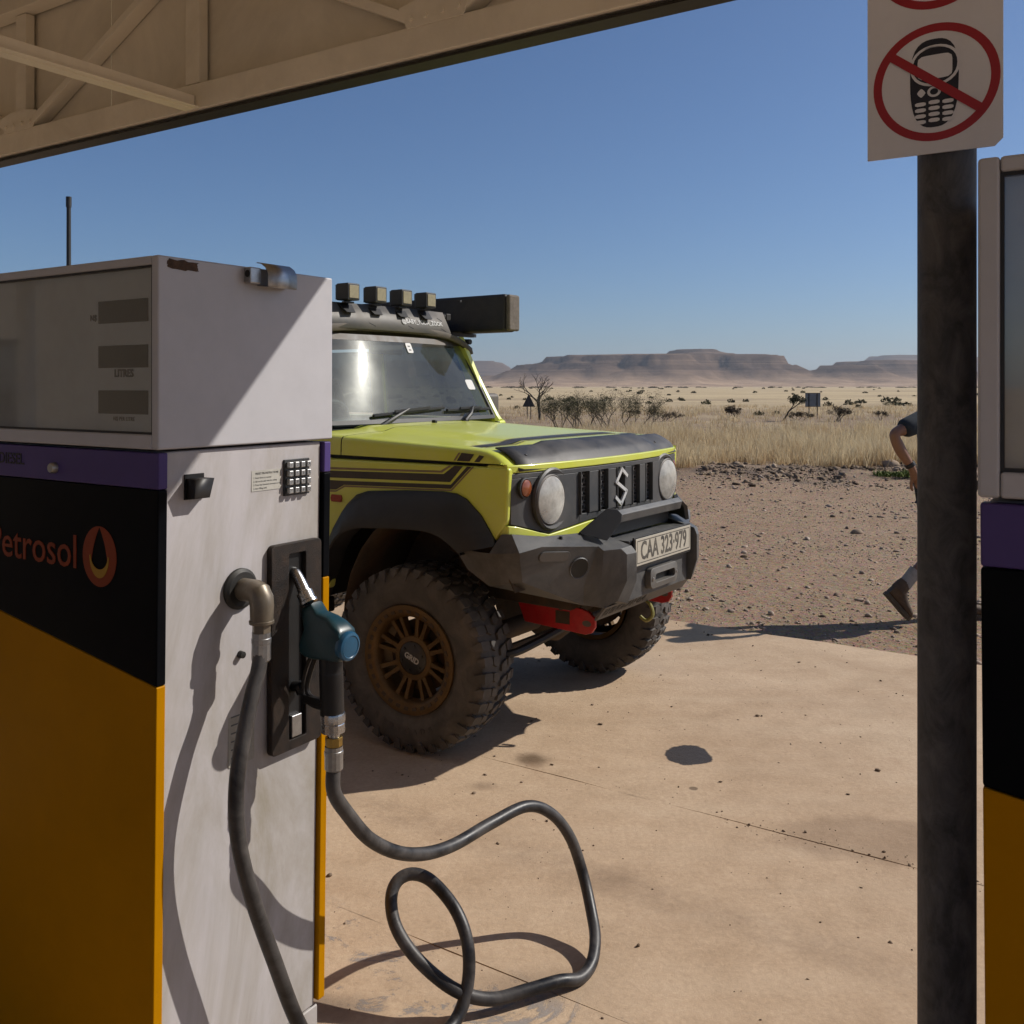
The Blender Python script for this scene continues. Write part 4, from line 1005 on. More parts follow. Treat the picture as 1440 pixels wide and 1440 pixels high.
# ---- steel front bumper: right half points, mirrored
def bump_half(s):
    P = {
        'a0': (.40, .748, .952), 'a1': (.440, .735, .955), 'a2': (.50, .60, .935), 'a3': (.53, .44, .928), 'a4': (.56, .30, .925),
        'b0': (.36, .775, .878), 'b1': (.482, .742, .885), 'b2': (.538, .668, .906), 'b3': (.645, .424, .886), 'b4': (.655, .385, .886),
        'c1': (.478, .716, .768), 'c2': (.600, .458, .728), 'c3': (.672, .425, .870), 'c4': (.660, .425, .735),
        'd1': (.360, .775, .750), 'd2': (.585, .440, .642), 'd3': (.632, .412, .640),
        'h1': (.716, .362, .874), 'h2': (.732, .343, .850), 'h3': (.732, .343, .742), 'h4': (.700, .362, .660), 'h5': (.655, .402, .632),
        'k1': (.730, .300, .880), 'k2': (.748, .288, .852), 'k3': (.748, .288, .738), 'k4': (.712, .300, .640), 'm1': (.690, .285, .880), 'm4': (.690, .285, .640),
        'w0': (.20, .790, .884), 'w1': (.265, .788, .806), 'e0': (.40, .60, .70), 'e1': (.50, .42, .640), 'e2': (.45, .30, .63),
    }
    nm = list(P); vs = [C_(P[k][0], P[k][1] * s, P[k][2]) for k in nm]; ix = {k: i for i, k in enumerate(nm)}
    F = ['w0 b0 d1 w1', 'b0 b1 c1 d1', 'b0 a0 a1 b1', 'b1 a1 a2 b2', 'b2 a2 a3', 'b2 a3 b3', 'a3 a4 b4 b3', 'b1 b2 c1', 'b2 b3 c2 c1', 'b3 c3 c4 c2', 'c1 c2 d2', 'd1 c1 d2 e0', 'c2 c4 d3 d2', 'b3 b4 h1 c3', 'c3 h1 h2 h3 c4', 'c4 h3 h4 h5 d3', 'b4 a4 k1 h1', 'h1 k1 k2 h2', 'h2 k2 k3 h3', 'h3 k3 k4 h4', 'd2 d3 h5 e1', 'e0 d2 e1', 'h5 h4 k4 e2 e1', 'd1 e0 w1', 'k1 m1 m4 k4 k3 k2']
    return MB().add(vs, [tuple(ix[k] for k in f.split()) for f in F])
for s in (1, -1):
    bump_half(s).build('bumper_wing', mt['bumper'], car, bevel=.004, smooth=20, solid=.004)
bc = MB()
bc.box(.52, .700, -.284, .284, .640, .880)
bc.build('bumper_centre', mt['bumper'], car, bevel=.006)
MB().box(.56, .712, -.284, .284, .881, .893).build('bumper_shelf', mt['bumper'], car, bevel=.003)
for s in (1, -1):
    # details on the slanted face
    p0 = Vector(C_(.538, .668 * s, .906)); p1 = Vector(C_(.645, .424 * s, .886)); p2 = Vector(C_(.600, .458 * s, .728)); p3 = Vector(C_(.478, .716 * s, .768))
    ex_ = (p1 - p0).normalized(); nrm = ex_.cross(p3 - p0).normalized()
    if nrm.x < 0: nrm = -nrm
    ey_ = nrm.cross(ex_) * (1 if nrm.cross(ex_).z > 0 else -1); ey_.normalize()
    def on(u, v, d=0): return p0 * (1 - u) * (1 - v) + p1 * u * (1 - v) + p2 * u * v + p3 * (1 - u) * v + nrm * d
    fc = on(.80, .56)
    fr = MB().lathe([(.030, .002), (.046, .002), (.046, .004), (.043, .007), (.040, .004), (.038, -.004)], fc, nrm, 32).build('fog_lamp_ring', mt['bumper'], car)
    MB().lathe([(.0001, .0045), (.041, .0045), (.041, .001)], fc, nrm, 28).build('fog_lamp_opening', mt['slot'], fr)
    c = on(.30, .27)
    def stad(L, h, n=10):
        q = []
        for k in range(n + 1): a = -math.pi / 2 + math.pi * k / n; q.append((L + h * math.cos(a), h * math.sin(a)))
        for k in range(n + 1): a = math.pi / 2 + math.pi * k / n; q.append((-L + h * math.cos(a), h * math.sin(a)))
        return q
    sl = MB().prism(stad(.052, .022), lambda a, b, w: c + ex_ * a + ey_ * b + nrm * w, .000, .005).build('light_slot', mt['bumper'], car, bevel=.001)
    MB().prism(stad(.049, .018), lambda a, b, w: c + ex_ * (a - .004) + ey_ * (b + .001) + nrm * w, .0045, .0062).build('light_lens', mt['deflector'], sl)
    MB().lathe([(.0001, .012), (.007, .011), (.008, 0)], C_(.535, .53 * s, .918), (0, 0, 1), 12).build('bumper_bolt', mt['slot'], car)
# hoop over the winch
MB().loft([[C_(x, r, z) for x, z in ((.655, 1.018), (.678, 1.000), (.668, .965), (.640, .962), (.632, .995))] for r in (.285, 0, -.285)], True, True).build('bumper_hoop', mt['bumper'], car, bevel=.004)
for s in (1, -1):
    A_ = [(.600, .425, .925), (.562, .410, .925), (.545, .41, .93), (.632, .325, 1.028), (.655, .284, 1.020), (.680, .284, 1.000), (.690, .315, .975), (.665, .385, .905)]
    vs = [C_(x, r * s, z) for x, r, z in A_] + [C_(x - .012, (r - .016) * s, z - .004) for x, r, z in A_]
    n = 8
    MB().add(vs, [tuple(range(n)), tuple(range(2 * n - 1, n - 1, -1))] + [(k, (k + 1) % n, n + (k + 1) % n, n + k) for k in range(n)]).build('hoop_leg', mt['trim'], car, bevel=.003)
MB().box(.57, .60, -.30, .30, .898, .968).build('winch_cover', mt['trim'], car, bevel=.004)
# number plate
pb = MB().box(.716, .724, -.268, .268, .775, .905).build('plate_holder', mt['trim'], car, bevel=.002)
tilt = Matrix.Rotation(R_(0), 4, 'Y')
np_ = MB().box(.726, .7285, -.260, .260, .786, .899).build('number_plate', mt['plate'], car, bevel=.0015)
MB().add([(.7288, y, z) for y, z in ((-.250, .795), (.250, .795), (.250, .890), (-.250, .890), (-.246, .799), (.246, .799), (.246, .886), (-.246, .886))], [(0, 1, 5, 4), (1, 2, 6, 5), (2, 3, 7, 6), (3, 0, 4, 7)]).build('plate_border', mt['plateink'], np_, smooth=0)
text('plate_lettering', 'CAA 323\u00b7979', .106, mt['plateink'], np_, frame((.7290, 0, .8415), (0, 1, 0), (0, 0, 1)), off=.0018, sx=.74)
# fairlead
def rrect(cy, cz, hy, hz, r, n=6):
    p = []
    for sy, sz, a0 in ((1, 1, 0), (-1, 1, 90), (-1, -1, 180), (1, -1, 270)):
        for k in range(n + 1):
            a = R_(a0 + 90 * k / n); p.append((cy + sy * (hy - r) + r * math.cos(a), cz + sz * (hz - r) + r * math.sin(a)))
    return p
o1, i1 = rrect(0, .712, .128, .044, .026), rrect(0, .712, .092, .018, .014)
n = len(o1); vs = [(.702, a, b) for a, b in o1] + [(.728, a, b) for a, b in o1] + [(.734, a, b) for a, b in i1] + [(.702, a, b) for a, b in i1]
fs = []
for k in range(n):
    j = (k + 1) % n; fs += [(k, j, n + j, n + k), (n + k, n + j, 2 * n + j, 2 * n + k), (2 * n + k, 2 * n + j, 3 * n + j, 3 * n + k)]
fl_ = MB().add(vs, fs).build('winch_fairlead', mt['deflector'], car, bevel=.003)
MB().box(.7005, .703, -.094, .094, .692, .732).build('fairlead_opening', mt['slot'], fl_)
for y in (-.11, .11): MB().lathe([(.0001, .008), (.007, .007), (.009, 0)], (.728, y, .712), (1, 0, 0), 6).build('fairlead_bolt', mt['steel'], fl_)
# skid strip with cut lettering
sk = MB().add([(.665, -.40, .635), (.665, .40, .635), (.620, .40, .575), (.620, -.40, .575), (.655, -.40, .639), (.655, .40, .639), (.610, .40, .579), (.610, -.40, .579)], [(0, 1, 2, 3), (7, 6, 5, 4), (0, 4, 5, 1), (1, 5, 6, 2), (2, 6, 7, 3), (3, 7, 4, 0)]).build('skid_strip', mt['deflector'], car, bevel=.002)
text('skid_lettering', 'RHINOMAN 4x4', .050, mt['ink'], sk, frame((.6445, -.20, .6055), (0, 1, 0), (.6, 0, .8)), off=.0012)
# recovery points
for s in (1, -1):
    r = .352 * s
    pl = [(.20, .600), (.52, .606), (.565, .595), (.592, .570), (.592, .535), (.575, .510), (.545, .500), (.24, .512)]
    tp = MB().prism(pl, lambda a, b, w: C_(a, r + w, b), -.008, .008).build('recovery_point', mt['red'], car, bevel=.003)
    MB().prism([(.553 + .022 * math.cos(a), .547 + .013 * math.sin(a)) for a in [2 * math.pi * k / 16 for k in range(16)]], lambda a, b, w: C_(a, r + w, b), -.0085, .0086).build('shackle_hole', mt['plastic_grey'], tp)
    MB().prism([(.40, .53), (.47, .532), (.47, .585), (.40, .583)], lambda a, b, w: C_(a, r + w * s, b), .008, .0095).build('cut_out', mt['under'], tp)
    MB().lathe([(.0001, .012), (.012, .012), (.013, 0)], C_(.43, r + .008 * s, .60), (0, -s, 0), 6).build('bracket_bolt', mt['under'], tp)
MB().tube(spline([C_(.60, -.05, .585), C_(.64, -.04, .56), C_(.655, -.03, .52), C_(.63, -.02, .495), C_(.60, -.02, .51)], 5), .008, 8).build('tow_hook', mt['olive_hook'], car)
# ---- windscreen, roof, cabin
WB = [(-.672, 1.352), (-.690, 1.352)]
def scr(r, t):
    """point on the windscreen: t 0 bottom .. 1 top"""
    return C_(-.645 - .05 * (r / .66) ** 2 - t * (.215 + .03 * (r / .66) ** 2), r * (1 - .045 * t), 1.350 + .445 * t)
MB().loft([[scr(.665 - 1.33 * i / 16, t) for i in range(17)] for t in (0, .25, .5, .75, 1)]).build('windscreen', mt['windscreen'], car, smooth=60)
for s in (1, -1):
    pts = [Vector(scr(.69 * s, t)) + Vector((-.004, 0, 0)) for t in (-.06, 0, .3, .6, 1.0)]
    MB().tube([p + Vector((0, -s * .0, 0)) for p in pts], [.035, .028, .026, .026, .026], 10).build('screen_pillar', mt['lime'], car)
    MB().tube([Vector(scr(.668 * s, t)) + Vector((.003, 0, 0)) for t in (0, .3, .6, 1.0)], .0095, 8).build('screen_seal', mt['trim'], car)
MB().loft([[Vector(scr(.665 - 1.33 * i / 16, 0)) + Vector((dx, 0, dz)) for i in range(17)] for dx, dz in ((.012, -.004), (.004, .016), (-.006, .014))]).build('screen_base_seal', mt['trim'], car)
MB().loft([[Vector(scr(.655 - 1.31 * i / 16, t)) + Vector((.0015, 0, 0)) for i in range(17)] for t in (.93, 1)]).build('sun_band', mt['plastic_grey'], car)
def roof_sec(x, zt): return [C_(x, r, zt - .085 * (abs(r) / .70) ** 5 - .012 * (r / .70) ** 2) for r in [.70 - 1.40 * i / 24 for i in range(25)]]
MB().loft([[Vector(p) + Vector((.0, 0, -.03)) for p in roof_sec(-.872, 1.848)], roof_sec(-.880, 1.852), roof_sec(-.93, 1.868), roof_sec(-1.3, 1.885), roof_sec(-2.2, 1.885), roof_sec(-2.50, 1.86)]).build('roof', mt['roofblack'], car, solid=.02, smooth=50)
for s in (1, -1):
    MB().tube([C_(-.885, .690 * s, 1.792), C_(-1.3, .700 * s, 1.81), C_(-2.48, .70 * s, 1.81)], .016, 8).build('roof_gutter', mt['trim'], car)
    body = [(-.66, .56), (-.66, 1.330), (-.70, 1.345), (-2.50, 1.345), (-2.56, 1.25), (-2.56, .62), (-2.46, .62), (-2.42, .80), (-2.33, .96), (-2.15, 1.04), (-1.95, 1.04), (-1.83, .96), (-1.76, .78), (-1.72, .56)]
    MB().prism(body, lambda a, b, w: C_(a, w * s, b), .66, .742).build('body_side', mt['lime'], car, bevel=.012)
    dr = MB().prism([(-.72, .60), (-.72, 1.335), (-1.62, 1.335), (-1.62, .60)], lambda a, b, w: C_(a, w * s, b), .7425, .752).build('door', mt['lime'], car, bevel=.006)
    MB().obox(C_(-1.52, .762 * s, 1.20), (.07, .012, .016)).build('door_handle', mt['trim'], dr, bevel=.004)
    q0 = [(-.78, 1.35), (-1.56, 1.35), (-1.56, 1.77), (-.985, 1.77)]
    tw = lambda a, b, w: C_(a, (w - (b - 1.35) * .10) * s, b)
    MB().prism(q0, tw, .695, .699).build('side_window', mt['sideglass'], car)
    MB().prism([(-1.66, 1.36), (-2.36, 1.36), (-2.36, 1.75), (-1.66, 1.75)], tw, .695, .699).build('side_window', mt['sideglass'], car)
    for xa, xb in ((-.70, -.79), (-1.56, -1.66), (-2.36, -2.50)):
        xt = xa if xa < -1 else xa - .21; xu = xb if xb < -1 else xb - .205
        MB().prism([(xa, 1.345), (xb, 1.345), (xu, 1.82), (xt, 1.82)], tw, .67, .705).build('pillar', mt['lime'], car, bevel=.004)
    fo2 = [(x * 1.0 - 2.08, z - .01) for x, z in fo]; fi2 = [(x - 2.08, z - .01) for x, z in fi]
    secs = [[C_(ox, s * .738, oz), C_(ox, s * .752, oz), C_(ox * .7 + ix * .3, s * .795, oz * .7 + iz * .3), C_(ix, s * .822, iz), C_(ix, s * .70, iz - .004)] for (ox, oz), (ix, iz) in zip(fo2, fi2)]
    MB().loft(secs).build('wheel_arch_flare', mt['trim'], car, smooth=40)
    mr = MB().obox(C_(-.86, .83 * s, 1.425), (.035, .075, .062)).build('door_mirror', mt['plastic_grey'], car, bevel=.025, segs=3)
    MB().obox(C_(-.896, .83 * s, 1.425), (.003, .066, .052)).build('mirror_glass', mt['chrome'], mr)
    MB().bar(C_(-.85, .74 * s, 1.40), C_(-.85, .79 * s, 1.41), .03, .03).build('mirror_arm', mt['trim'], mr)
    MB().box(-1.70, -.60, -s * .70 - .03, -s * .70 + .03, .50, .57).build('sill_bar', mt['trim'], car, bevel=.01)
MB().box(-2.57, -2.53, -.70, .70, .60, 1.34).build('tailgate', mt['lime'], car, bevel=.01)
MB().box(-2.54, -2.515, -.60, .60, 1.36, 1.80).build('rear_window', mt['sideglass'], car)
MB().box(-2.52, -.66, -.665, .665, .56, .60).build('floor_pan', mt['cabin'], car)
MB().box(-.70, -.655, -.66, .66, .60, 1.30).build('bulkhead', mt['cabin'], car)
# interior
ds = MB().box(-.98, -.72, -.64, .64, 1.14, 1.32)
ds.build('dashboard', mt['cabin'], car, bevel=.03, segs=3)
MB().box(-.92, -.80, -.50, -.22, 1.32, 1.37).build('instrument_hood', mt['cabin'], car, bevel=.02)
swc = Vector(C_(-1.04, .36, 1.30)); sax = Vector((-.87, 0, .5))
ring = MB(); rp = []
for k in range(25): rp.append(ring.ring(swc, sax, .175, 24)[k % 24])
stw = MB().tube(rp, .014, 8).build('steering_wheel', mt['cabin'], car)
for a in (0, 8, 16): MB().bar(swc, MB().ring(swc, sax, .172, 24)[a], .025, .012).build('wheel_spoke', mt['cabin'], stw)
MB().bar(swc, swc + Vector((.25, 0, -.14)), .05, .05).build('steering_column', mt['cabin'], stw)
for r in (.36, -.36):
    st_ = empty('front_seat', (0, 0, 0)); st_.parent = car
    MB().box(-1.70, -1.20, -r - .23, -r + .23, .90, 1.06).build('seat_cushion', mt['seat'], st_, bevel=.04, segs=3)
    MB().add([C_(-1.62, r - .22, 1.04), C_(-1.62, r + .22, 1.04), C_(-1.84, r + .20, 1.58), C_(-1.84, r - .20, 1.58), C_(-1.74, r - .22, 1.0), C_(-1.74, r + .22, 1.0), C_(-1.95, r + .20, 1.56), C_(-1.95, r - .20, 1.56)], [(0, 1, 2, 3), (7, 6, 5, 4), (0, 4, 5, 1), (1, 5, 6, 2), (2, 6, 7, 3), (3, 7, 4, 0)]).build('seat_back', mt['seat'], st_, bevel=.04, segs=3)
    MB().obox(C_(-1.92, r, 1.68), (.05, .13, .08)).build('head_rest', mt['seat'], st_, bevel=.03, segs=3)
MB().obox(C_(-.93, -.02, 1.735), (.012, .12, .035)).build('rear_view_mirror', mt['cabin'], car, bevel=.01)
# screen sticker with two slots, licence disc
def on_screen(r, t, d=.004): return Vector(scr(r, t)) + Vector((d * .9, 0, d * .45))
def sticker(name, r, t, w, h, mat, parent=None, rot=0):
    c = on_screen(r, t); ex = Vector((0, 1, 0)); ey = (Vector(scr(r, t + .1)) - Vector(scr(r, t))).normalized()
    ex2 = ex * math.cos(rot) + ey * math.sin(rot); ey2 = ey * math.cos(rot) - ex * math.sin(rot)
    return MB().prism(rrect(0, 0, w, h, min(w, h) * .4, 3), lambda a, b, q: c + ex2 * a + ey2 * b + ex2.cross(ey2) * q, 0, .001).build(name, mat, parent or car, smooth=0)
stk = sticker('screen_sticker', -.09, .86, .022, .030, mt['white_ink'], rot=R_(0))
for q_ in (-.012, .010): sticker('sticker_slot', -.09, .86 + q_ * 2, .010, .0045, mt['slot'], stk)
sticker('licence_disc', -.56, .42, .032, .032, mt['white_ink'])
# wipers and washer jets
for (r0, x0, z0, ra, ta, rb, tb, rc, tc_) in ((.33, -.640, 1.318, .12, .115, .36, .065, -.18, .135), (-.30, -.615, 1.330, -.44, .12, -.20, .10, -.63, .10)):
    w = empty('wiper', (0, 0, 0)); w.parent = car
    b0 = Vector(C_(x0, r0, z0)); k1 = on_screen(ra, ta, .03)
    MB().lathe([(.020, 0), (.020, .012), (.0001, .016)], b0 + Vector((0, 0, .004)), (.2, 0, 1), 12).build('wiper_pivot', mt['trim'], w)
    MB().tube([b0 + Vector((0, 0, .014)), b0.lerp(k1, .35) + Vector((.02, 0, .02)), k1], [.013, .011, .006], 8).build('wiper_arm', mt['trim'], w)
    bl = [on_screen(rb + (rc - rb) * i / 8, tb + (tc_ - tb) * i / 8, .014) for i in range(9)]
    MB().tube(bl, .0085, 6).build('wiper_blade', mt['trim'], w)
    MB().bar(bl[2] + Vector((.012, 0, .01)), bl[6] + Vector((.012, 0, .01)), .008, .012).build('blade_bow', mt['trim'], w)
for r in (.02, -.52): MB().obox(C_(-.56, r, hood_z(-.56, r) + .006), (.012, .009, .008)).build('washer_jet', mt['slot'], car, bevel=.003)
# roof deflector with four spot lamps
D0, D1 = (-.862, 1.822), (-.918, 1.955)
def dfl(r, t, d=0): return C_(D0[0] + (D1[0] - D0[0]) * t - .03 * (r / .52) ** 2 + d * .92, r * (1 - .03 * t), D0[1] + (D1[1] - D0[1]) * t + d * .39)
df = MB().loft([[dfl(.52 - 1.04 * i / 12, t) for i in range(13)] for t in (0, .5, 1)]).build('roof_deflector', mt['deflector'], car, solid=.004)
MB().loft([[Vector(dfl(.53 - 1.06 * i / 12, 0)) + Vector((.03 - q * .035, 0, -.012 - .012 * q)) for i in range(13)] for q in (0, .5, 1)]).build('deflector_seal', mt['stripe_tan'], df) if False else None
for r in (.45, .15, -.15, -.45):
    for t in (.25, .7): MB().bar(dfl(r + .02, t, .002), dfl(r - .02, t - .12, .002), .004, .008).build('deflector_slot', mt['slot'], df)
ex_ = Vector((0, 1, 0)); ey_ = (Vector(dfl(0, 1)) - Vector(dfl(0, 0))).normalized()
text('deflector_lettering', '@BABY_YODA_ZOOK', .036, mt['white_ink'], df, frame(Vector(dfl(-.27, .44, .006)), Vector((-.06, 1, 0)), ey_), off=.0008)
for r in (.30, .10, -.10, -.30):
    sl = empty('spot_lamp', (0, 0, 0)); sl.parent = car
    c = Vector(C_(-.885, r, 2.008))
    MB().obox(c + Vector((-.012, 0, 0)), (.042, .043, .043)).build('lamp_housing', mt['trim'], sl, bevel=.006)
    MB().obox(c + Vector((.0315, 0, 0)), (.002, .0325, .0325)).build('lamp_face', mt['ledface'], sl, bevel=.001)
    for k in range(4): MB().obox(c + Vector((-.060, -.03 + .02 * k, 0)), (.008, .003, .038)).build('cooling_fin', mt['trim'], sl)
    MB().obox(c + Vector((-.012, 0, -.052)), (.014, .030, .004)).build('lamp_bracket', mt['trim'], sl)
    MB().add([C_(-.925, r + .050, 1.955), C_(-.925, r - .050, 1.955), C_(-.872, r - .030, 1.905), C_(-.872, r + .030, 1.905), C_(-.94, r + .05, 1.953), C_(-.94, r - .05, 1.953), C_(-.887, r - .03, 1.903), C_(-.887, r + .03, 1.903)], [(0, 1, 2, 3), (7, 6, 5, 4), (0, 4, 5, 1), (1, 5, 6, 2), (2, 6, 7, 3), (3, 7, 4, 0)]).build('lamp_notch', mt['trim'], sl)
    MB().tube(spline([c + Vector((-.03, .03, -.02)), c + Vector((-.07, .06, -.05)), c + Vector((-.10, .05, -.075))], 4), .005, 6).build('lamp_cable', mt['trim'], sl)
# roof rack
rk = empty('roof_rack', (0, 0, 0)); rk.parent = car
for s in (1, -1): MB().box(-2.42, -.96, -s * .58 - .02, -s * .58 + .02, 1.915, 1.955).build('rack_rail', mt['trim'], rk, bevel=.004)
for i in range(9): MB().box(-2.40 + i * .172, -2.40 + i * .172 + .06, -.56, .56, 1.930, 1.948).build('rack_slat', mt['trim'], rk, bevel=.003)
for x in (-1.1, -1.7, -2.3):
    for s in (1, -1): MB().box(x - .02, x + .02, -s * .60 - .015, -s * .60 + .015, 1.86, 1.914).build('rack_foot', mt['trim'], rk)
aw = empty('awning', (0, 0, 0)); aw.parent = car
MB().box(-2.5, -.655, .722, .835, 1.848, 2.068).build('awning_bag', mt['canvas'], aw, bevel=.018, segs=3)
MB().box(-.654, -.625, .724, .833, 1.852, 2.064).build('awning_end_cap', mt['canvas_tan'], aw, bevel=.014, segs=3)
MB().bar(C_(-.648, -.778, 1.852), C_(-.648, -.778, 2.066), .012, .008).build('awning_strap', mt['canvas'], aw) if False else None
MB().box(-.99, -.95, .60, .83, 1.826, 1.846).build('awning_bracket', mt['trim'], aw)
MB().lathe([(.0001, -.004), (.006, -.003), (.007, 0)], (-.98, .720, 2.04), (0, 1, 0), 10).build('awning_rivet', mt['steel'], aw)
# ---- running gear
MB().tube([C_(0, .62, .40), C_(0, .2, .40), C_(0, -.62, .40)], .045, 14).build('front_axle', mt['under'], car)
MB().lathe([(.0001, -.12), (.07, -.11), (.115, -.04), (.12, .03), (.08, .10), (.0001, .13)], C_(.02, -.18, .40), (1, 0, .15), 20).build('differential', mt['under'], car)
MB().tube([C_(-2.25, .62, .40), C_(-2.25, -.62, .40)], .045, 14).build('rear_axle', mt['under'], car)
MB().tube(spline([C_(.40, .28, .50), C_(.35, .42, .455), C_(.30, .55, .425), C_(.18, .60, .41)], 5), .018, 8).build('steering_link', mt['trim'], car)
MB().tube([C_(.17, .60, .39), C_(.17, -.60, .39)], .016, 8).build('tie_rod', mt['under'], car)
for s in (1, -1):
    MB().box(-2.5, .50, -s * .36 - .04, -s * .36 + .04, .60, .70).build('chassis_rail', mt['under'], car, bevel=.006)
    MB().tube([C_(.05, .52 * s, .42), C_(.02, .50 * s, .98)], .028, 10).build('shock_absorber', mt['olive_hook'] if False else mt['under'], car)
    sp_ = [C_(-.03 + .065 * math.cos(a), (.44 + .065 * math.sin(a)) * s, .46 + .40 * a / (12 * math.pi)) for a in [k * math.pi / 6 for k in range(73)]]
    MB().tube(sp_, .0085, 6).build('coil_spring', mt['under'], car)
    MB().box(-.02, .10, -s * .62 - .05, -s * .62 + .05, .32, .50).build('steering_knuckle', mt['under'], car, bevel=.015)
    MB().tube([C_(.05, .30 * s, .43), C_(-.75, .40 * s, .52)], .032, 8).build('radius_arm', mt['under'], car)
MB().box(.30, .52, -.36, .36, .60, .66).build('cross_member', mt['under'], car, bevel=.01)
MB().box(-.45, .30, -.33, .33, .62, 1.15).build('engine_bay', mt['under'], car)
# ---- wheels
def wheel_meshes():
    ms = {}
    Rt, hw = .4, .130
    t = MB()
    prof = [(.222, -.105), (.235, -.118), (.262, -.132), (.315, -.136), (.355, -.132), (.374, -.122), (.384, -.105), (.387, 0), (.384, .105), (.374, .122), (.355, .132), (.315, .136), (.262, .132), (.235, .118), (.222, .105)]
    t.lathe(prof, (0, 0, 0), (0, 1, 0), 72)
    N = 38
    def blk(poly, r0, r1, a0, squash=1.0):
        """tread block: polygon in (axial, angle) lifted from r0 to r1"""
        vs = []
        for rr_, sh in ((r0, 1.0), (r1, .9)):
            cy = sum(p[0] for p in poly) / len(poly); ca = sum(p[1] for p in poly) / len(poly)
            for y, a in poly:
                yy = cy + (y - cy) * sh; aa = a0 + ca + (a - ca) * sh
                rad = rr_ - .010 * (abs(yy) / .12) ** 3
                vs.append((rad * math.cos(aa), yy, rad * math.sin(aa)))
        n = len(poly); t.add(vs, [tuple(range(n, 2 * n))] + [(k, (k + 1) % n, n + (k + 1) % n, n + k) for k in range(n)])
    da = 2 * math.pi / N
    for k in range(N):
        a = k * da
        for s in (-1, 1):
            off = 0 if s > 0 else da / 2
            big = k % 2
            blk([(s * .132, -.36 * da), (s * .132, .30 * da), (s * .092, .40 * da), (s * .066, .26 * da), (s * .070, -.22 * da), (s * .095, -.30 * da)], .380, .400, a + off)
            blk([(s * .060, -.42 * da), (s * .062, .10 * da), (s * .036, .34 * da), (s * .006, .26 * da), (s * .008, -.18 * da), (s * .032, -.34 * da)], .380, .3985, a + off + .2 * da)
            # shoulder claw running down the side wall
            c = a + off; y0 = s * .128; L = .052 if big else .036
            vs = []
            for rad, w, yy in ((.392, .30, s * .131), (.372, .27, s * .140), (.392 - L, .10, s * .1445)):
                for q in (-w, w): vs.append((rad * math.cos(c + q * da), yy, rad * math.sin(c + q * da)))
            for rad, w, yy in ((.392, .30, s * .118), (.372, .27, s * .118), (.392 - L, .10, s * .128)):
                for q in (-w, w): vs.append((rad * math.cos(c + q * da), yy, rad * math.sin(c + q * da)))
            t.add(vs, [(0, 1, 3, 2), (2, 3, 5, 4), (0, 2, 8, 6), (2, 4, 10, 8), (1, 7, 9, 3), (3, 9, 11, 5), (4, 5, 11, 10), (0, 6, 7, 1)])
    ms['tyre'] = t.mesh('tyre', 30)
    KR = .955
    r = MB()   # barrel and outer lip
    r.lathe([(.246, .128), (.248, .122), (.240, .112), (.222, .106), (.205, -.11), (.23, -.12)], (0, 0, 0), (0, 1, 0), 64)
    r.lathe([(.248, .124), (.246, .131), (.228, .133), (.205, .126), (.196, .118), (.188, .092), (.186, .060)], (0, 0, 0), (0, 1, 0), 64)
    ms['rim'] = r.mesh('rim', 40)
    for k in range(1):
        b = MB(); a = 0; w = .05
        vs = []
        for yy in (.128, .1345):
            for rad in (.212, .226):
                for q in (-w, w): vs.append((rad * math.cos(a + q), yy + (0 if rad > .22 else -.003), rad * math.sin(a + q)))
        b.add(vs, [(4, 5, 7, 6), (0, 1, 5, 4), (2, 6, 7, 3), (0, 4, 6, 2), (1, 3, 7, 5)])
        ms['bead_lock_tab'] = b.mesh('bead_lock_tab', 0)
    sp = MB()
    for k in range(16):
        a = 2 * math.pi * (k + .25 * (1 if k % 2 else -1) * .6) / 16
        c, s_ = math.cos(a), math.sin(a); tv = Vector((-s_, 0, c)); rv = Vector((c, 0, s_))
        vs = []
        for rad, w, y0, y1 in ((.085, .012, .045, .082), (.14, .008, .048, .090), (.190, .010, .055, .098)):
            for ww in (-w, w):
                for yy in (y0, y1): vs.append(rv * rad + tv * ww + Vector((0, yy, 0)))
        sp.add(vs, [(0, 4, 5, 1), (4, 8, 9, 5), (2, 3, 7, 6), (6, 7, 11, 10), (1, 5, 7, 3), (5, 9, 11, 7), (0, 2, 6, 4), (4, 6, 10, 8)])
    ms['spokes'] = sp.mesh('spokes', 30)
    h = MB().lathe([(.104, .040), (.104, .078), (.098, .086), (.076, .088), (.074, .070)], (0, 0, 0), (0, 1, 0), 40)
    ms['hub_ring'] = h.mesh('hub_ring', 40)
    cpm = MB().lathe([(.075, .060), (.074, .088), (.066, .094), (.0001, .096)], (0, 0, 0), (0, 1, 0), 40)
    for k in range(6):
        a = 2 * math.pi * k / 6; cpm.cyl((.058 * math.cos(a), .09, .058 * math.sin(a)), (.058 * math.cos(a), .099, .058 * math.sin(a)), .006, n=6)
    ms['hub_cap'] = cpm.mesh('hub_cap', 40)
    bk = MB().lathe([(.0001, .02), (.165, .02), (.165, -.03), (.0001, -.03)], (0, 0, 0), (0, 1, 0), 40)
    ms['brake_disc'] = bk.mesh('brake_disc', 40)
    return ms
WM = wheel_meshes()
WMAT = dict(tyre='tyre', rim='bronze', bead_lock_tab='under', spokes='bronze', hub_ring='bronze', hub_cap='hub', brake_disc='under')
for k, me in WM.items():
    me.materials.append(mt[WMAT[k]])
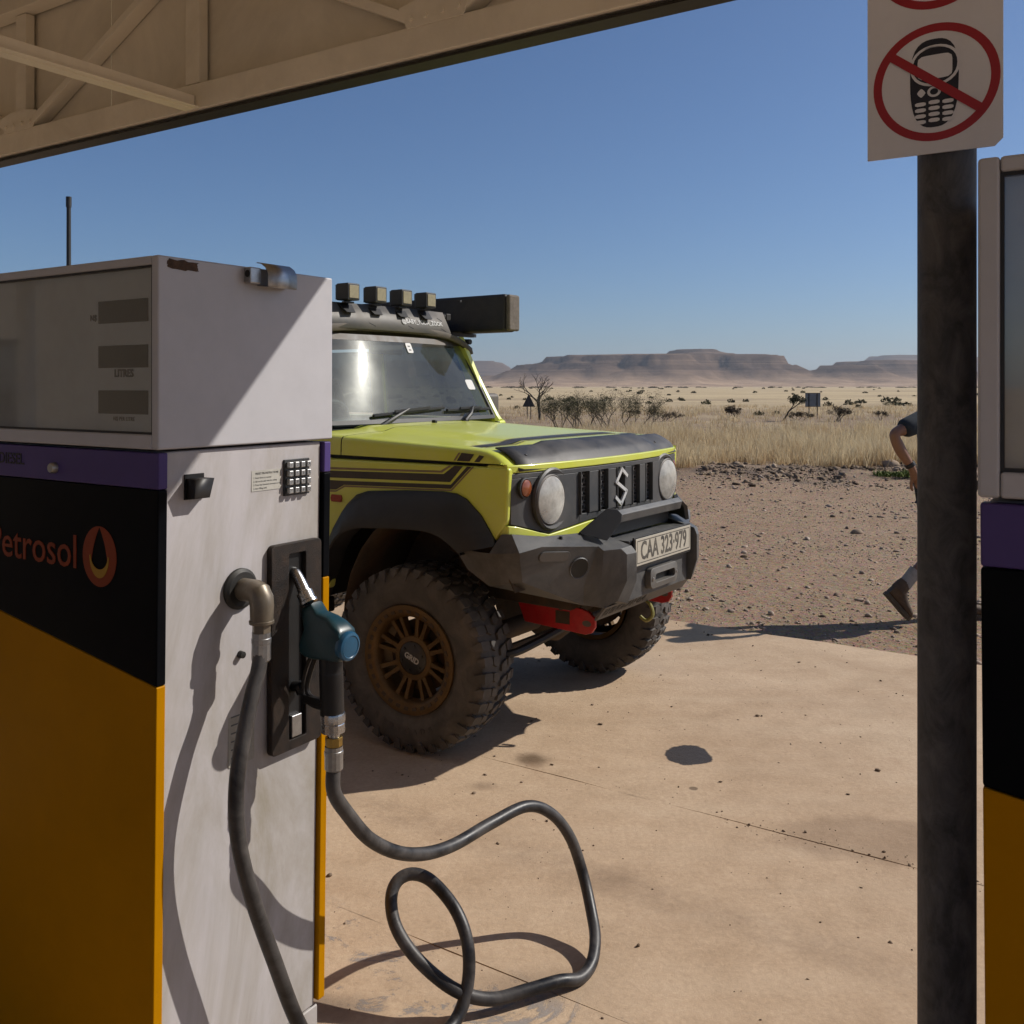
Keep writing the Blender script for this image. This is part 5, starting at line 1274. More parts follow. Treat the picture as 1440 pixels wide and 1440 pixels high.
def wheel(x, s, rz, r=.668):
    w = empty('wheel', C_(x, r * s, .3905)); w.parent = car; w.scale = (.977, .84, .977)
    w.rotation_euler = (0, 0, rz + (math.pi if s > 0 else 0))     # local +y is the outer face
    ob = {}
    for k, me in WM.items():
        o = bpy.data.objects.new(k, me); col.objects.link(o); o.parent = w
        o.rotation_euler = (0, .35 * s + x, 0)
        ob[k] = o
        if k != 'tyre': o.scale = (.945, 1, .945)
    rimo = ob['rim']; ob['bead_lock_tab'].parent = rimo; ob['bead_lock_tab'].rotation_euler = (0, 0, 0); ob['bead_lock_tab'].scale = (1, 1, 1)
    for k in range(1, 30):
        t_ = ob['bead_lock_tab'].copy(); col.objects.link(t_); t_.rotation_euler = (0, 2 * math.pi * k / 30, 0)
    for k in ('hub_ring', 'spokes'): pass
    t = text('hub_lettering', 'GRID', .034, mt['white_ink'], w, frame((0, .0975, 0), Vector((-1, 0, -.42)), Vector((-.42, 0, 1))), ext=.0008, off=.0012)
    for i, chh in enumerate('RENEGADE'):
        a = R_(-122 + i * 8)
        rv = Vector((-math.cos(a), 0, math.sin(a))); tv = Vector((math.sin(a), 0, math.cos(a)))
        text('side_wall_lettering', chh, .034, mt['tyre'], w, frame(rv * .300 + Vector((0, .1362, 0)), -tv if False else Vector((-rv.z * -1, 0, -rv.x * 1)).normalized() if False else Vector((rv.z, 0, -rv.x)), -rv if False else rv * -1 if False else rv * -1), ext=.0012)
    return w
STEER = R_(5)
wheel(-.072, 1, STEER); wheel(-.035, -1, STEER, .725); wheel(-2.25, 1, 0); wheel(-2.25, -1, 0)

# ------------------------------------------------------------------ person walking behind the pole
mt['skin'] = M('skin', (.30, .15, .085), .5, var=.08, vs=14)
mt['shirt'] = M('navy_shirt', (.020, .030, .042), .9, var=.2, vs=30)
mt['shorts'] = M('dark_shorts', (.045, .042, .038), .9, var=.2, vs=30)
mt['sock'] = M('grey_sock', (.36, .35, .35), .95, var=.15, vs=60)
mt['shoe'] = M('brown_boot', (.085, .050, .028), .75, var=.25, vs=20, dust=DUSTC, da=.3, ds=16)
mt['sole'] = M('boot_sole', (.10, .075, .05), .85, var=.2, vs=20)
mt['hair'] = M('dark_hair', (.025, .018, .012), .7, var=.3, vs=60)
def skin_mesh(name, J, E, mat, parent, root=0, sub=2):
    names = list(J); me = bpy.data.meshes.new(name)
    me.from_pydata([J[n][0] for n in names], [(names.index(a), names.index(b)) for a, b in E], [])
    ob = bpy.data.objects.new(name, me); col.objects.link(ob)
    bm = bmesh.new(); bm.from_mesh(me); lay = bm.verts.layers.skin.verify()
    bm.verts.ensure_lookup_table()
    for i, n in enumerate(names):
        r = J[n][1]; bm.verts[i][lay].radius = r if hasattr(r, '__len__') else (r, r)
        bm.verts[i][lay].use_root = (i == root)
    bm.to_mesh(me); bm.free()
    sk = ob.modifiers.new('skin', 'SKIN'); sk.use_smooth_shade = True; sk.branch_smoothing = .6
    ss = ob.modifiers.new('sub', 'SUBSURF'); ss.levels = sub; ss.render_levels = sub
    dg = bpy.context.evaluated_depsgraph_get()
    m2 = bpy.data.meshes.new_from_object(ob.evaluated_get(dg)); m2.name = name
    bpy.data.objects.remove(ob); bpy.data.meshes.remove(me)
    m2.materials.clear(); m2.materials.append(mat)
    m2.polygons.foreach_set('use_smooth', [True] * len(m2.polygons))
    o = bpy.data.objects.new(name, m2); col.objects.link(o); o.parent = parent
    return o
person = tag(empty('person', (2.79, 6.33, -.05), 0), 'person in dark navy T-shirt striding past behind the black pole, hand on hip', 'person')
J = {'pelvis': ((.10, 0, .92), (.13, .10)), 'waist': ((.07, 0, 1.07), (.12, .095)), 'chest': ((.01, 0, 1.26), (.145, .105)), 'collar': ((.05, 0, 1.41), (.09, .07)), 'neck': ((.10, 0, 1.485), .052), 'skull': ((.13, 0, 1.545), .06),
     'shR': ((-.03, -.17, 1.395), .062), 'uaR': ((-.20, -.23, 1.335), .047), 'elR': ((-.355, -.285, 1.275), .038), 'faR': ((-.31, -.285, 1.17), .039), 'wrR': ((-.235, -.270, 1.065), .026),
     'paR': ((-.205, -.255, 1.01), (.036, .017)), 'knR': ((-.18, -.235, .965), (.038, .015)),
     'hipR': ((.10, -.095, .87), .085), 'thR': ((.11, -.10, .70), .074), 'kneeR': ((.06, -.10, .50), .054), 'calfR': ((-.06, -.10, .42), .050), 'anR': ((-.185, -.10, .305), .034),
     'hipL': ((.11, .095, .87), .085), 'thL': ((.18, .10, .70), .074), 'kneeL': ((.215, .10, .49), .054), 'calfL': ((.215, .10, .34), .052), 'anL': ((.235, .10, .11), .034),
     'shL': ((.06, .17, 1.395), .062), 'uaL': ((.10, .215, 1.28), .047), 'elL': ((.14, .24, 1.14), .038), 'faL': ((.20, .23, 1.06), .038), 'wrL': ((.29, .215, .96), .026), 'paL': ((.325, .21, .915), (.016, .036)), 'knL': ((.35, .208, .875), (.014, .038))}
E_ = [('pelvis', 'waist'), ('waist', 'chest'), ('chest', 'collar'), ('collar', 'neck'), ('neck', 'skull'), ('collar', 'shR'), ('shR', 'uaR'), ('uaR', 'elR'), ('elR', 'faR'), ('faR', 'wrR'), ('wrR', 'paR'), ('paR', 'knR'), ('collar', 'shL'), ('shL', 'uaL'), ('uaL', 'elL'), ('elL', 'faL'), ('faL', 'wrL'), ('wrL', 'paL'), ('paL', 'knL'),
      ('pelvis', 'hipR'), ('hipR', 'thR'), ('thR', 'kneeR'), ('kneeR', 'calfR'), ('calfR', 'anR'), ('pelvis', 'hipL'), ('hipL', 'thL'), ('thL', 'kneeL'), ('kneeL', 'calfL'), ('calfL', 'anL')]
def fingers(pre, base, dirv, side, curl, L):
    """five unequal bent fingers rooted in the palm"""
    d = Vector(dirv).normalized(); s = Vector(side).normalized(); c = Vector(curl).normalized(); b = Vector(base)
    for i, (o, l) in enumerate(((-.027, .070), (-.009, .080), (.009, .075), (.026, .058))):
        p0 = b + s * o; p1 = p0 + d * (l * .45) + c * .004; p2 = p1 + (d * .8 + c * .6).normalized() * l * .33; p3 = p2 + (d * .45 + c * .9).normalized() * l * .28
        prev = L
        for k, (p, r) in enumerate(((p0, .0095), (p1, .0088), (p2, .0078), (p3, .0066))):
            n = f'{pre}f{i}{k}'; J[n] = (tuple(p), r); E_.append((prev, n)); prev = n
    t0 = b - d * .05 - s * .030; t1 = t0 + (d * .6 - s * .8).normalized() * .032; t2 = t1 + (d * .9 - s * .35).normalized() * .030
    prev = 'pa' + pre
    for k, (p, r) in enumerate(((t0, .012), (t1, .0095), (t2, .008))):
        n = f'{pre}t{k}'; J[n] = (tuple(p), r); E_.append((prev, n)); prev = n
fingers('R', (-.165, -.222, .955), (.75, .30, -.60), (.5, -.1, .85), (.1, 1, .1), 'knR')
fingers('L', (.358, .207, .862), (.45, -.05, -.9), (.85, 0, .45), (-.3, -1, .1), 'knL')
skin_mesh('body', J, E_, mt['skin'], person)
def grow(keys, k, over=None):
    d = {}
    for n in keys:
        p, r = J[n]; d[n] = (p, tuple(x + k for x in r) if hasattr(r, '__len__') else r + k)
    for n, v in (over or {}).items(): d[n] = v
    return d
Js = grow(['pelvis', 'waist', 'chest', 'collar', 'shR', 'uaR', 'shL', 'uaL'], .020, {'hem': ((.10, 0, .86), (.15, .12)), 'slR': ((-.300, -.266, 1.297), .066), 'slL': ((.122, .228, 1.21), .070), 'uaR': ((-.17, -.22, 1.345), .072)})
Js = {k: Js[k] for k in ['pelvis', 'hem', 'waist', 'chest', 'collar', 'shR', 'uaR', 'slR', 'shL', 'uaL', 'slL']}
skin_mesh('shirt', Js, [('pelvis', 'hem'), ('pelvis', 'waist'), ('waist', 'chest'), ('chest', 'collar'), ('collar', 'shR'), ('shR', 'uaR'), ('uaR', 'slR'), ('collar', 'shL'), ('shL', 'uaL'), ('uaL', 'slL')], mt['shirt'], person)
Jt = grow(['pelvis', 'hipR', 'thR', 'hipL', 'thL'], .022, {'hemR': ((.085, -.10, .56), .088), 'hemL': ((.215, .10, .56), .088)})
Jt = {k: Jt[k] for k in ['pelvis', 'hipR', 'thR', 'hemR', 'hipL', 'thL', 'hemL']}
skin_mesh('shorts', Jt, [('pelvis', 'hipR'), ('hipR', 'thR'), ('thR', 'hemR'), ('pelvis', 'hipL'), ('hipL', 'thL'), ('thL', 'hemL')], mt['shorts'], person)
# head with face, hair
hd = MB(); HN, HM = 18, 24; hc = Vector((.150, 0, 1.585)); vs = []; fs = []
for i in range(HN + 1):
    ph = math.pi * i / HN; z = math.cos(ph)
    for j in range(HM):
        th_ = 2 * math.pi * j / HM; x, y = math.sin(ph) * math.cos(th_), math.sin(ph) * math.sin(th_)
        px, py, pz = x * .098, y * .076, z * .118
        if z < -.1: px *= 1 - .10 * (-z); py *= 1 - .22 * (-z)
        if x > .8 and -.25 < z < .15: px += .020 * (1 - abs(y) * 2.6 if abs(y) < .38 else 0) * (1 - abs(z + .05) * 3)
        if abs(y) < .5 and x > 0 and .0 < z < .22 and abs(y) > .15: px -= .006
        if x > .6 and -.62 < z < -.45: px += .004
        vs.append(hc + Vector((px, py, pz)))
for i in range(HN):
    for j in range(HM): fs.append((i * HM + j, i * HM + (j + 1) % HM, (i + 1) * HM + (j + 1) % HM, (i + 1) * HM + j))
hd.add(vs, fs).build('head', mt['skin'], person, smooth=60)
for s in (-1, 1):
    MB().lathe([(.0001, .012), (.016, .010), (.022, .0), (.014, -.004)], hc + Vector((-.008, s * .074, -.005)), (0, s, 0), 12).build('ear', mt['skin'], person)
    MB().lathe([(.0001, .004), (.008, .002), (.011, -.003)], hc + Vector((.088, s * .032, .012)), (1, s * .2, 0), 10).build('eye', mt['white_ink'], person)
MB().obox(hc + Vector((.088, 0, -.066)), (.004, .022, .004)).build('mouth', mt['red'] if False else mt['skin'], person, bevel=.002)
hv = [hc + (v - hc) * 1.07 for v in vs]; keep = []
for f_ in fs:
    c = sum((hv[k] for k in f_), Vector()) / 4 - hc
    if c.z > .055 or (c.x < -.02 and c.z > -.05): keep.append(f_)
MB().add(hv, keep).build('hair', mt['hair'], person, smooth=60, solid=.012)
MB().lathe([(.030, -.014), (.034, -.012), (.034, .012), (.030, .014)], (-.243, -.271, 1.077), (.55, .06, -.83), 20).build('watch', mt['slot'], person, bevel=.002)
def boot(name, heel, toe, up):
    """boot from heel to toe; up = direction of the shin"""
    h, t, u = Vector(heel), Vector(toe), Vector(up).normalized(); d = (t - h); L = d.length; d.normalize(); u = (u - d * u.dot(d)).normalized(); s = d.cross(u)
    b = empty(name); b.parent = person
    secs = []
    for k, (f, w, ht) in enumerate(((-.02, .030, .085), (.06, .040, .115), (.22, .042, .125), (.36, .041, .105), (.52, .044, .078), (.72, .050, .060), (.88, .046, .048), (1.0, .024, .032))):
        c = h + d * (L * f); row = []
        for a in range(14):
            an = 2 * math.pi * a / 14; ca, sa = math.cos(an), math.sin(an)
            row.append(c + s * w * math.copysign(abs(ca) ** .8, ca) + u * (.016 + ht * (.5 + .5 * math.copysign(abs(sa) ** .8, sa))))
        secs.append(row)
    MB().loft(secs, True, True).build('upper', mt['shoe'], b, smooth=50)
    so = []
    for f, w in ((-.04, .026), (.02, .040), (.2, .042), (.45, .041), (.72, .052), (.9, .046), (1.02, .022)):
        c = h + d * (L * f); so.append([c - s * w, c + s * w, c + s * w + u * .024, c - s * w + u * .024])
    MB().loft(so, True, True).build('sole', mt['sole'], b, bevel=.003)
    MB().lathe([(.052, 0), (.047, .05), (.040, .075), (.036, .075)], h + d * (L * .16) + u * .085, u - d * .12, 18).build('collar', mt['shoe'], b)
    for k in range(4):
        c = h + d * (L * (.36 + .07 * k)) + u * (.122 - .013 * k); MB().bar(c - s * .028, c + s * .028, .006, .006).build('lace', mt['slot'], b)
boot('boot', (-.335, -.10, .205), (-.190, -.10, .040), (.55, 0, .6))
boot('boot', (.20, .10, 0), (.465, .10, .02), (0, 0, 1))
MB().tube([(-.208, -.10, .27), (-.168, -.10, .32), (-.128, -.10, .365)], [.043, .042, .047], 14).build('sock', mt['sock'], person)
MB().tube([(.232, .10, .09), (.232, .10, .17), (.225, .10, .23)], [.043, .043, .048], 14).build('sock', mt['sock'], person)

# ------------------------------------------------------------------ stones, grass, shrubs
def ico():
    bm = bmesh.new(); bmesh.ops.create_icosphere(bm, subdivisions=1, radius=1)
    v = np.array([p.co for p in bm.verts]); f = np.array([[q.index for q in t.verts] for t in bm.faces]); bm.free(); return v, f
IV, IF = ico()
def rocks_np(P, S, flat=.6, seed=1):
    g = np.random.default_rng(seed); n = len(P); k = len(IV)
    V = IV[None] * g.uniform(.45, 1.35, (n, k, 1)) * g.uniform(.55, 1.45, (n, 1, 3))
    V[:, :, 2] *= flat
    a = g.uniform(0, 6.28, n); c, s = np.cos(a)[:, None], np.sin(a)[:, None]
    x = V[:, :, 0] * c - V[:, :, 1] * s; y = V[:, :, 0] * s + V[:, :, 1] * c
    V = np.stack([x, y, V[:, :, 2]], -1) * S[:, None, None] + P[:, None, :]
    F = IF[None] + (np.arange(n) * k)[:, None, None]
    return V.reshape(-1, 3), F.reshape(-1, 3)
def var_mat(name, c0, c1, rough=.95, sc_=40, extra=None):
    m, nt, p = newmat(name)
    at = nd(nt, 'Attribute'); at.attribute_name = 'tint'
    tc = nd(nt, 'TexCoord')
    k = ramp(nt, at.outputs['Fac'], [(0, (*c0, 1)), (1, (*c1, 1))])
    k = mixc(nt, .35, k, ramp(nt, noi(nt, tc.outputs['Object'], sc_, 6, .7), [(.3, (.25, .25, .25, 1)), (.7, (.75, .75, .75, 1))]), 'OVERLAY')
    k = mixc(nt, 1.0, k, (ALB, ALB, ALB, 1), 'MULTIPLY')
    nt.links.new(k, p.inputs['Base Color']); p.inputs['Roughness'].default_value = rough; p.inputs['Specular IOR Level'].default_value = .2
    return m
mt['gravelstone'] = var_mat('gravel_stone', (.20, .145, .11), (.58, .46, .37))
mt['rubble'] = var_mat('rubble_stone', (.11, .072, .045), (.52, .40, .29), sc_=8)
n = 44000
Xg = rng.uniform(-1.5, 12, n); Yg = 5.0 + 12.5 * rng.uniform(0, 1, n) ** 1.25
ok = (PA.x * Xg + PA.y * Yg > 5.80)
# thin the wheel tracks
ok &= rng.uniform(0, 1, n) < .45 + .55 * (np.sin(Yg * 2.1 + Xg * .25) > -.2)
Xg, Yg = Xg[ok], Yg[ok]
S_ = np.clip(.0058 * rng.pareto(2.7, len(Xg)) + .0050, .0050, .034)
P = np.stack([Xg, Yg, np.array([gz(x, y) for x, y in zip(Xg, Yg)]) + S_ * .15], -1)
V, F = rocks_np(P, S_, .6, 2)
tag(np_mesh('gravel', V, F, mt['gravelstone'], attrs={'tint': np.repeat(np.clip(rng.normal(.5, .25, len(P)), 0, 1), len(IV))}), 'loose stones and clods strewn over the dirt yard', kind='stuff')
# grit lying on the concrete
n = 900
Xp = rng.uniform(-.9, 3.6, n); Yp = rng.uniform(2.2, 6.4, n); ok = (PA.x * Xp + PA.y * Yp < 5.72); Xp, Yp = Xp[ok], Yp[ok]
S_ = np.clip(.0022 * rng.pareto(2.4, len(Xp)) + .0016, .0016, .010)
tj = rng.uniform(0, 1, 110); Xp = np.concatenate([Xp, .70 + .75 * tj + rng.normal(0, .02, 110)]); Yp = np.concatenate([Yp, 3.39 - .483 * tj + rng.normal(0, .03, 110)])
S_ = np.concatenate([S_, np.clip(.0016 * rng.pareto(2.4, 110) + .0014, .0014, .007)])
V, F = rocks_np(np.stack([Xp, Yp, S_ * .3], -1), S_, .55, 3)
tag(np_mesh('grit', V, F, mt['rubble'], attrs={'tint': np.repeat(rng.uniform(0, .5, len(Xp)), len(IV))}), 'dark grit scattered on the concrete', kind='stuff')
# rubble bank at the edge of the yard
n = 9000
Xr = rng.uniform(-2, 13, n); Yr = 16.9 + .85 * rng.normal(0, 1, n) + .4 * np.sin(Xr * .7)
S_ = np.clip(.012 * rng.pareto(2.0, n) + .011, .011, .065)
kk = np.array([noise.noise(Vector((x * .9, y * .9, 9))) for x, y in zip(Xr, Yr)]) > -.12
Xr, Yr, S_ = Xr[kk], Yr[kk], S_[kk]; n = len(Xr)
P = np.stack([Xr, Yr, np.array([gz(x, y) for x, y in zip(Xr, Yr)]) + S_ * .2], -1)
V, F = rocks_np(P, S_, .65, 7)
tag(np_mesh('rubble', V, F, mt['rubble'], attrs={'tint': np.repeat(np.clip(rng.normal(.32, .28, n), 0, 1), len(IV))}), 'low bank of broken stone along the yard edge', kind='stuff')
def rock_thing(u, v, w, label, seed, tint):
    Y = 2103 / (v - 543); X = (u - 720) / 1331 * Y; s = w / 1331 * Y / 2
    g = np.random.default_rng(seed); bm = bmesh.new(); bmesh.ops.create_icosphere(bm, subdivisions=2, radius=1)
    vv = np.array([p.co for p in bm.verts]); ff = np.array([[q.index for q in t.verts] for t in bm.faces]); bm.free()
    k = np.array([1 + .35 * noise.noise(Vector(p) * 1.4 + Vector((seed, 0, 0))) + .12 * noise.noise(Vector(p) * 4 + Vector((0, seed, 0))) for p in vv])
    vv = vv * k[:, None] * np.array([1.1, .8, .62]) * s
    o = np_mesh('rock', vv, ff, mt['rubble'], attrs={'tint': np.full(len(vv), tint)}); o.location = (X, Y, gz(X, Y) + s * .2)
    return tag(o, label, 'rock')
rock_thing(1252, 664, 24, 'big pale boulder by the green weeds, near the striding person', 3, .75)
rock_thing(1130, 650, 17, 'dark rock on the stone bank below the middle of the grass', 5, .12)
rock_thing(1148, 652, 16, 'dark squat rock just beside another on the bank', 8, .18)
rock_thing(1172, 660, 18, 'dark flat rock at the foot of the red-brown weeds', 9, .22)
rock_thing(1205, 749, 16, 'lone pale stone lying out on the dirt yard', 12, .6)
rock_thing(1046, 784, 9, 'small dark stone on the dirt near the bumper corner', 14, .1)

# dry grass
def leafy(m, t=.45):
    nt = m.node_tree; p = nt.nodes['Principled BSDF']; out = nt.nodes['Material Output']
    tr = nd(nt, 'BsdfTranslucent'); src = p.inputs['Base Color'].links[0].from_socket; nt.links.new(src, tr.inputs[0])
    mx = nd(nt, 'MixShader'); mx.inputs[0].default_value = t; nt.links.new(p.outputs[0], mx.inputs[1]); nt.links.new(tr.outputs[0], mx.inputs[2]); nt.links.new(mx.outputs[0], out.inputs[0])
    return m
mt['grass'] = var_mat('dry_grass', (.50, .31, .15), (1.0, .86, .56), .8, 3)
leafy(mt['grass'])
mt['redweed'] = var_mat('red_weed', (.13, .06, .035), (.26, .13, .07), .9, 6)
def blades(P, H, lean_, wid, g, per, spread):
    n = len(P) * per
    B = np.repeat(P, per, 0) + np.concatenate([g.normal(0, 1, (n, 2)) * np.repeat(spread, per)[:, None], np.zeros((n, 1))], 1)
    h = np.repeat(H, per) * g.uniform(.45, 1.15, n); a = g.uniform(0, 6.28, n); l = np.abs(g.normal(0, 1, n)) * lean_ * h
    d = np.stack([np.cos(a), np.sin(a), np.zeros(n)], -1); b = g.uniform(0, 6.28, n); w = np.stack([np.cos(b), np.sin(b), np.zeros(n)], -1) * (wid * g.uniform(.6, 1.4, n))[:, None]
    z = np.array([0, 0, 1.])
    p0, p1 = B - w, B + w
    m = B + d * (l * .35)[:, None] + z * (h * .55)[:, None]; p2, p3 = m - w * .75, m + w * .75
    p4 = B + d * l[:, None] + z * (h * .97)[:, None]
    V = np.stack([p0, p1, p2, p3, p4], 1).reshape(-1, 3); o = (np.arange(n) * 5)[:, None]
    F = np.concatenate([o + np.array([[0, 1, 3]]), o + np.array([[0, 3, 2]]), o + np.array([[2, 3, 4]])], 0)
    return V, F, n
g = np.random.default_rng(21)
T = 6200
Xt = g.uniform(-7, 17, T); Yt = 17.3 + 15 * g.uniform(0, 1, T) ** 1.5 + np.array([1.0 * noise.noise(Vector((x * .5, 0, 3))) + .5 * noise.noise(Vector((x * 1.7, 0, 8))) for x in Xt])
cl = np.array([noise.noise(Vector((x * .35, y * .35, 5))) for x, y in zip(Xt, Yt)])
kp = (cl > -.22) & (Xt < 2 + Yt * .55) & (Xt > -.25 * Yt - 1); Xt, Yt, cl = Xt[kp], Yt[kp], cl[kp]
H = (.36 + .30 * cl + g.normal(0, .09, len(Xt))).clip(.14, .75)
P = np.stack([Xt, Yt, np.array([gz(x, y) for x, y in zip(Xt, Yt)]) - .02], -1)
V1, F1, n1 = blades(P, H, .42, .0048, g, 26, np.full(len(P), .15))
T = 1500
Xt = g.uniform(-10, 40, T); Yt = g.uniform(32, 75, T); kp = (Xt < Yt * .55) & (Xt > -.10 * Yt); Xt, Yt = Xt[kp], Yt[kp]
P2 = np.stack([Xt, Yt, np.array([gz(x, y) for x, y in zip(Xt, Yt)]) - .02], -1)
V2, F2, n2 = blades(P2, g.uniform(.18, .40, len(P2)), .4, .011, g, 16, np.full(len(P2), .22))
T3 = np.array([(1062, 655), (1058, 648), (1066, 660), (968, 650), (1010, 648), (1180, 655), (1230, 655), (990, 655), (1100, 655), (1270, 650)]); Z3 = 2103 / (T3[:, 1] - 543)
P3 = np.stack([(T3[:, 0] - 720) / 1331 * Z3, Z3, np.array([gz((u - 720) / 1331 * z, z) for (u, v), z in zip(T3, Z3)])], -1)
V3, F3, n3 = blades(P3, np.array([.55, .45, .4, .3, .3, .25, .3, .25, .3, .3]), .35, .005, g, 60, np.full(10, .09))
V = np.concatenate([V1, V2, V3]); F = np.concatenate([F1, F2 + len(V1), F3 + len(V1) + len(V2)])
nn = n1 + n2 + n3
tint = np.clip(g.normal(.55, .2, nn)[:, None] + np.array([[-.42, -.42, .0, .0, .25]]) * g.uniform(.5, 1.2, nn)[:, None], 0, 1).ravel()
tag(np_mesh('grass', V, F, mt['grass'], attrs={'tint': tint}), 'belt of pale dry grass between the yard and the plain', kind='stuff')

# woody plants
mt['bark'] = M('grey_bark', (.10, .075, .055), .95, var=.25, vs=20)
mt['bark_dark'] = M('dark_bark', (.05, .04, .032), .95, var=.25, vs=20)
for nm, a, b in (('leaf_olive', (.075, .075, .035), (.16, .15, .075)), ('leaf_dark', (.035, .04, .02), (.085, .085, .045)), ('leaf_brown', (.085, .062, .04), (.17, .13, .085)), ('leaf_green', (.09, .13, .025), (.22, .26, .06))):
    mt[nm] = var_mat(nm, a, b, .85, 5)
def branch_tree(rnd, h, spread, tiplev=1, trunks=1, depth=4, lean0=.25, split=(2, 3), ratio=.68, r0=.05, bottom=.3):
    """tapered limbs; returns MB of wood and list of twig points"""
    mb = MB(); tips = []
    def grow_(p, d, L, r, lv):
        segs = 3; pts = [p]; q = Vector(p)
        for i in range(segs):
            d = (d + Vector((rnd.uniform(-1, 1), rnd.uniform(-1, 1), rnd.uniform(-.35, .6))) * .18).normalized()
            q = q + d * (L / segs); pts.append(q.copy())
            if lv <= tiplev: tips.append((q.copy(), lv))
        mb.tube(pts, [r * (1 - .4 * i / segs) for i in range(segs + 1)], 5 if lv < 3 else 7, caps=False)
        if lv == 0: return
        for k in range(rnd.randint(*split)):
            a = rnd.uniform(0, 6.28); ax = Vector((math.cos(a), math.sin(a), rnd.uniform(.0, .6)))
            nd_ = (d * .75 + ax * spread).normalized()
            base = pts[-1] if k < 2 else pts[-2]
            grow_(base, nd_, L * ratio * rnd.uniform(.75, 1.15), r * .58, lv - 1)
    for t in range(trunks):
        a = rnd.uniform(0, 6.28); d = Vector((math.cos(a) * lean0, math.sin(a) * lean0, 1)).normalized()
        grow_(Vector((rnd.uniform(-.05, .05) * trunks, rnd.uniform(-.05, .05) * trunks, 0)), d, h * bottom, r0, depth)
    return mb, tips
def leaves_np(tips, per, size, spread, seed):
    g = np.random.default_rng(seed); C = np.array([t[0] for t in tips]); n = len(C) * per
    c = np.repeat(C, per, 0) + g.normal(0, spread, (n, 3))
    a = g.normal(0, 1, (n, 3)); a /= np.linalg.norm(a, axis=1)[:, None]; b = np.cross(a, g.normal(0, 1, (n, 3))); b /= np.linalg.norm(b, axis=1)[:, None]
    s = (size * g.uniform(.5, 1.5, n))[:, None]
    V = np.stack([c - a * s, c + b * s * .45, c + a * s, c - b * s * .45], 1).reshape(-1, 3)
    F = np.arange(n * 4).reshape(-1, 4); return V, F, np.repeat(np.clip(g.normal(.5, .25, n), 0, 1), 4)
def plant(name, u, v, hpx, seed, label, cat, leaf, per, lsize, lspread, group=None, bark='bark', scale_x=1.0, Y=None, **kw):
    Y = Y or 2103 / (v - 543); X = (u - 720) / 1331 * Y; h = hpx / 1331 * Y
    rnd = random.Random(seed)
    mb, tips = branch_tree(rnd, 1.0, **kw)
    top = max(p[2] for p in mb.v); k = h / top
    mb.v = [(x * k * scale_x, y * k * scale_x, z * k) for x, y, z in mb.v]; tips = [(Vector((t.x * k * scale_x, t.y * k * scale_x, t.z * k)), l) for t, l in tips]
    root = tag(empty(name, (X, Y, gz(X, Y) - .02), 0), label, cat, group)
    mb.build('trunk', mt[bark], root, smooth=60, fix=False)
    if leaf:
        V, F, t = leaves_np(tips, per, lsize * h, lspread * h, seed); V[:, 2] = np.maximum(V[:, 2], .01)
        o = np_mesh('crown', V, F, mt[leaf], attrs={'tint': t}); o.parent = root
    return root
plant('bare_tree', 758, 591, 68, 3, 'bare leafless tree with two upright limbs behind the triangular road sign', 'tree', None, 1, .012, .03, bark='bark_dark', trunks=1, depth=5, spread=.62, lean0=.10, r0=.026, bottom=.30, ratio=.74)
plant('thorn_bush', 838, 604, 60, 12, 'big sprawling olive thorn bush above the car bonnet', 'bush', 'leaf_olive', 5, .011, .050, tiplev=4, trunks=24, depth=4, spread=.62, lean0=.85, r0=.013, bottom=.24, ratio=.82, scale_x=.80)
plant('young_tree', 1102, 593, 37, 22, 'small dark tree with a leaning trunk next to the square sign', 'tree', 'leaf_dark', 5, .035, .05, bark='bark_dark', trunks=1, depth=4, spread=.75, lean0=.3, r0=.035, bottom=.36, ratio=.72, scale_x=1.1)
plant('brown_bush', 1178, 594, 22, 31, 'brown twiggy bush to the side of the square sign posts', 'bush', 'leaf_brown', 3, .04, .06, trunks=6, depth=3, spread=.8, lean0=.8, r0=.02, bottom=.4)
plant('brown_bush', 935, 594, 15, 33, 'brown low bush beyond the grass, above the headlamps', 'bush', 'leaf_brown', 4, .04, .06, trunks=6, depth=3, spread=.8, lean0=.9, r0=.02, bottom=.4, scale_x=1.6)
plant('brown_bush', 1030, 590, 20, 35, 'grey-brown bush midway between the thorn bush and the small tree', 'bush', 'leaf_brown', 4, .05, .06, trunks=6, depth=3, spread=.8, lean0=.9, r0=.02, bottom=.4, scale_x=1.2)
plant('brown_bush', 1125, 592, 12, 37, 'tiny brown bush at the foot of the leaning tree', 'bush', 'leaf_brown', 4, .07, .08, trunks=5, depth=3, spread=.8, lean0=1.0, r0=.02, bottom=.4, scale_x=1.5)
plant('brown_bush', 1240, 592, 14, 39, 'sparse brown bush just short of the person\'s elbow', 'bush', 'leaf_brown', 3, .05, .08, trunks=5, depth=3, spread=.8, lean0=.8, r0=.02, bottom=.4)
plant('brown_bush', 893, 586, 9, 41, 'grey bush touching the far side of the thorn bush', 'bush', 'leaf_brown', 4, .06, .08, trunks=6, depth=3, spread=.8, lean0=1.0, r0=.02, bottom=.4, scale_x=1.6)
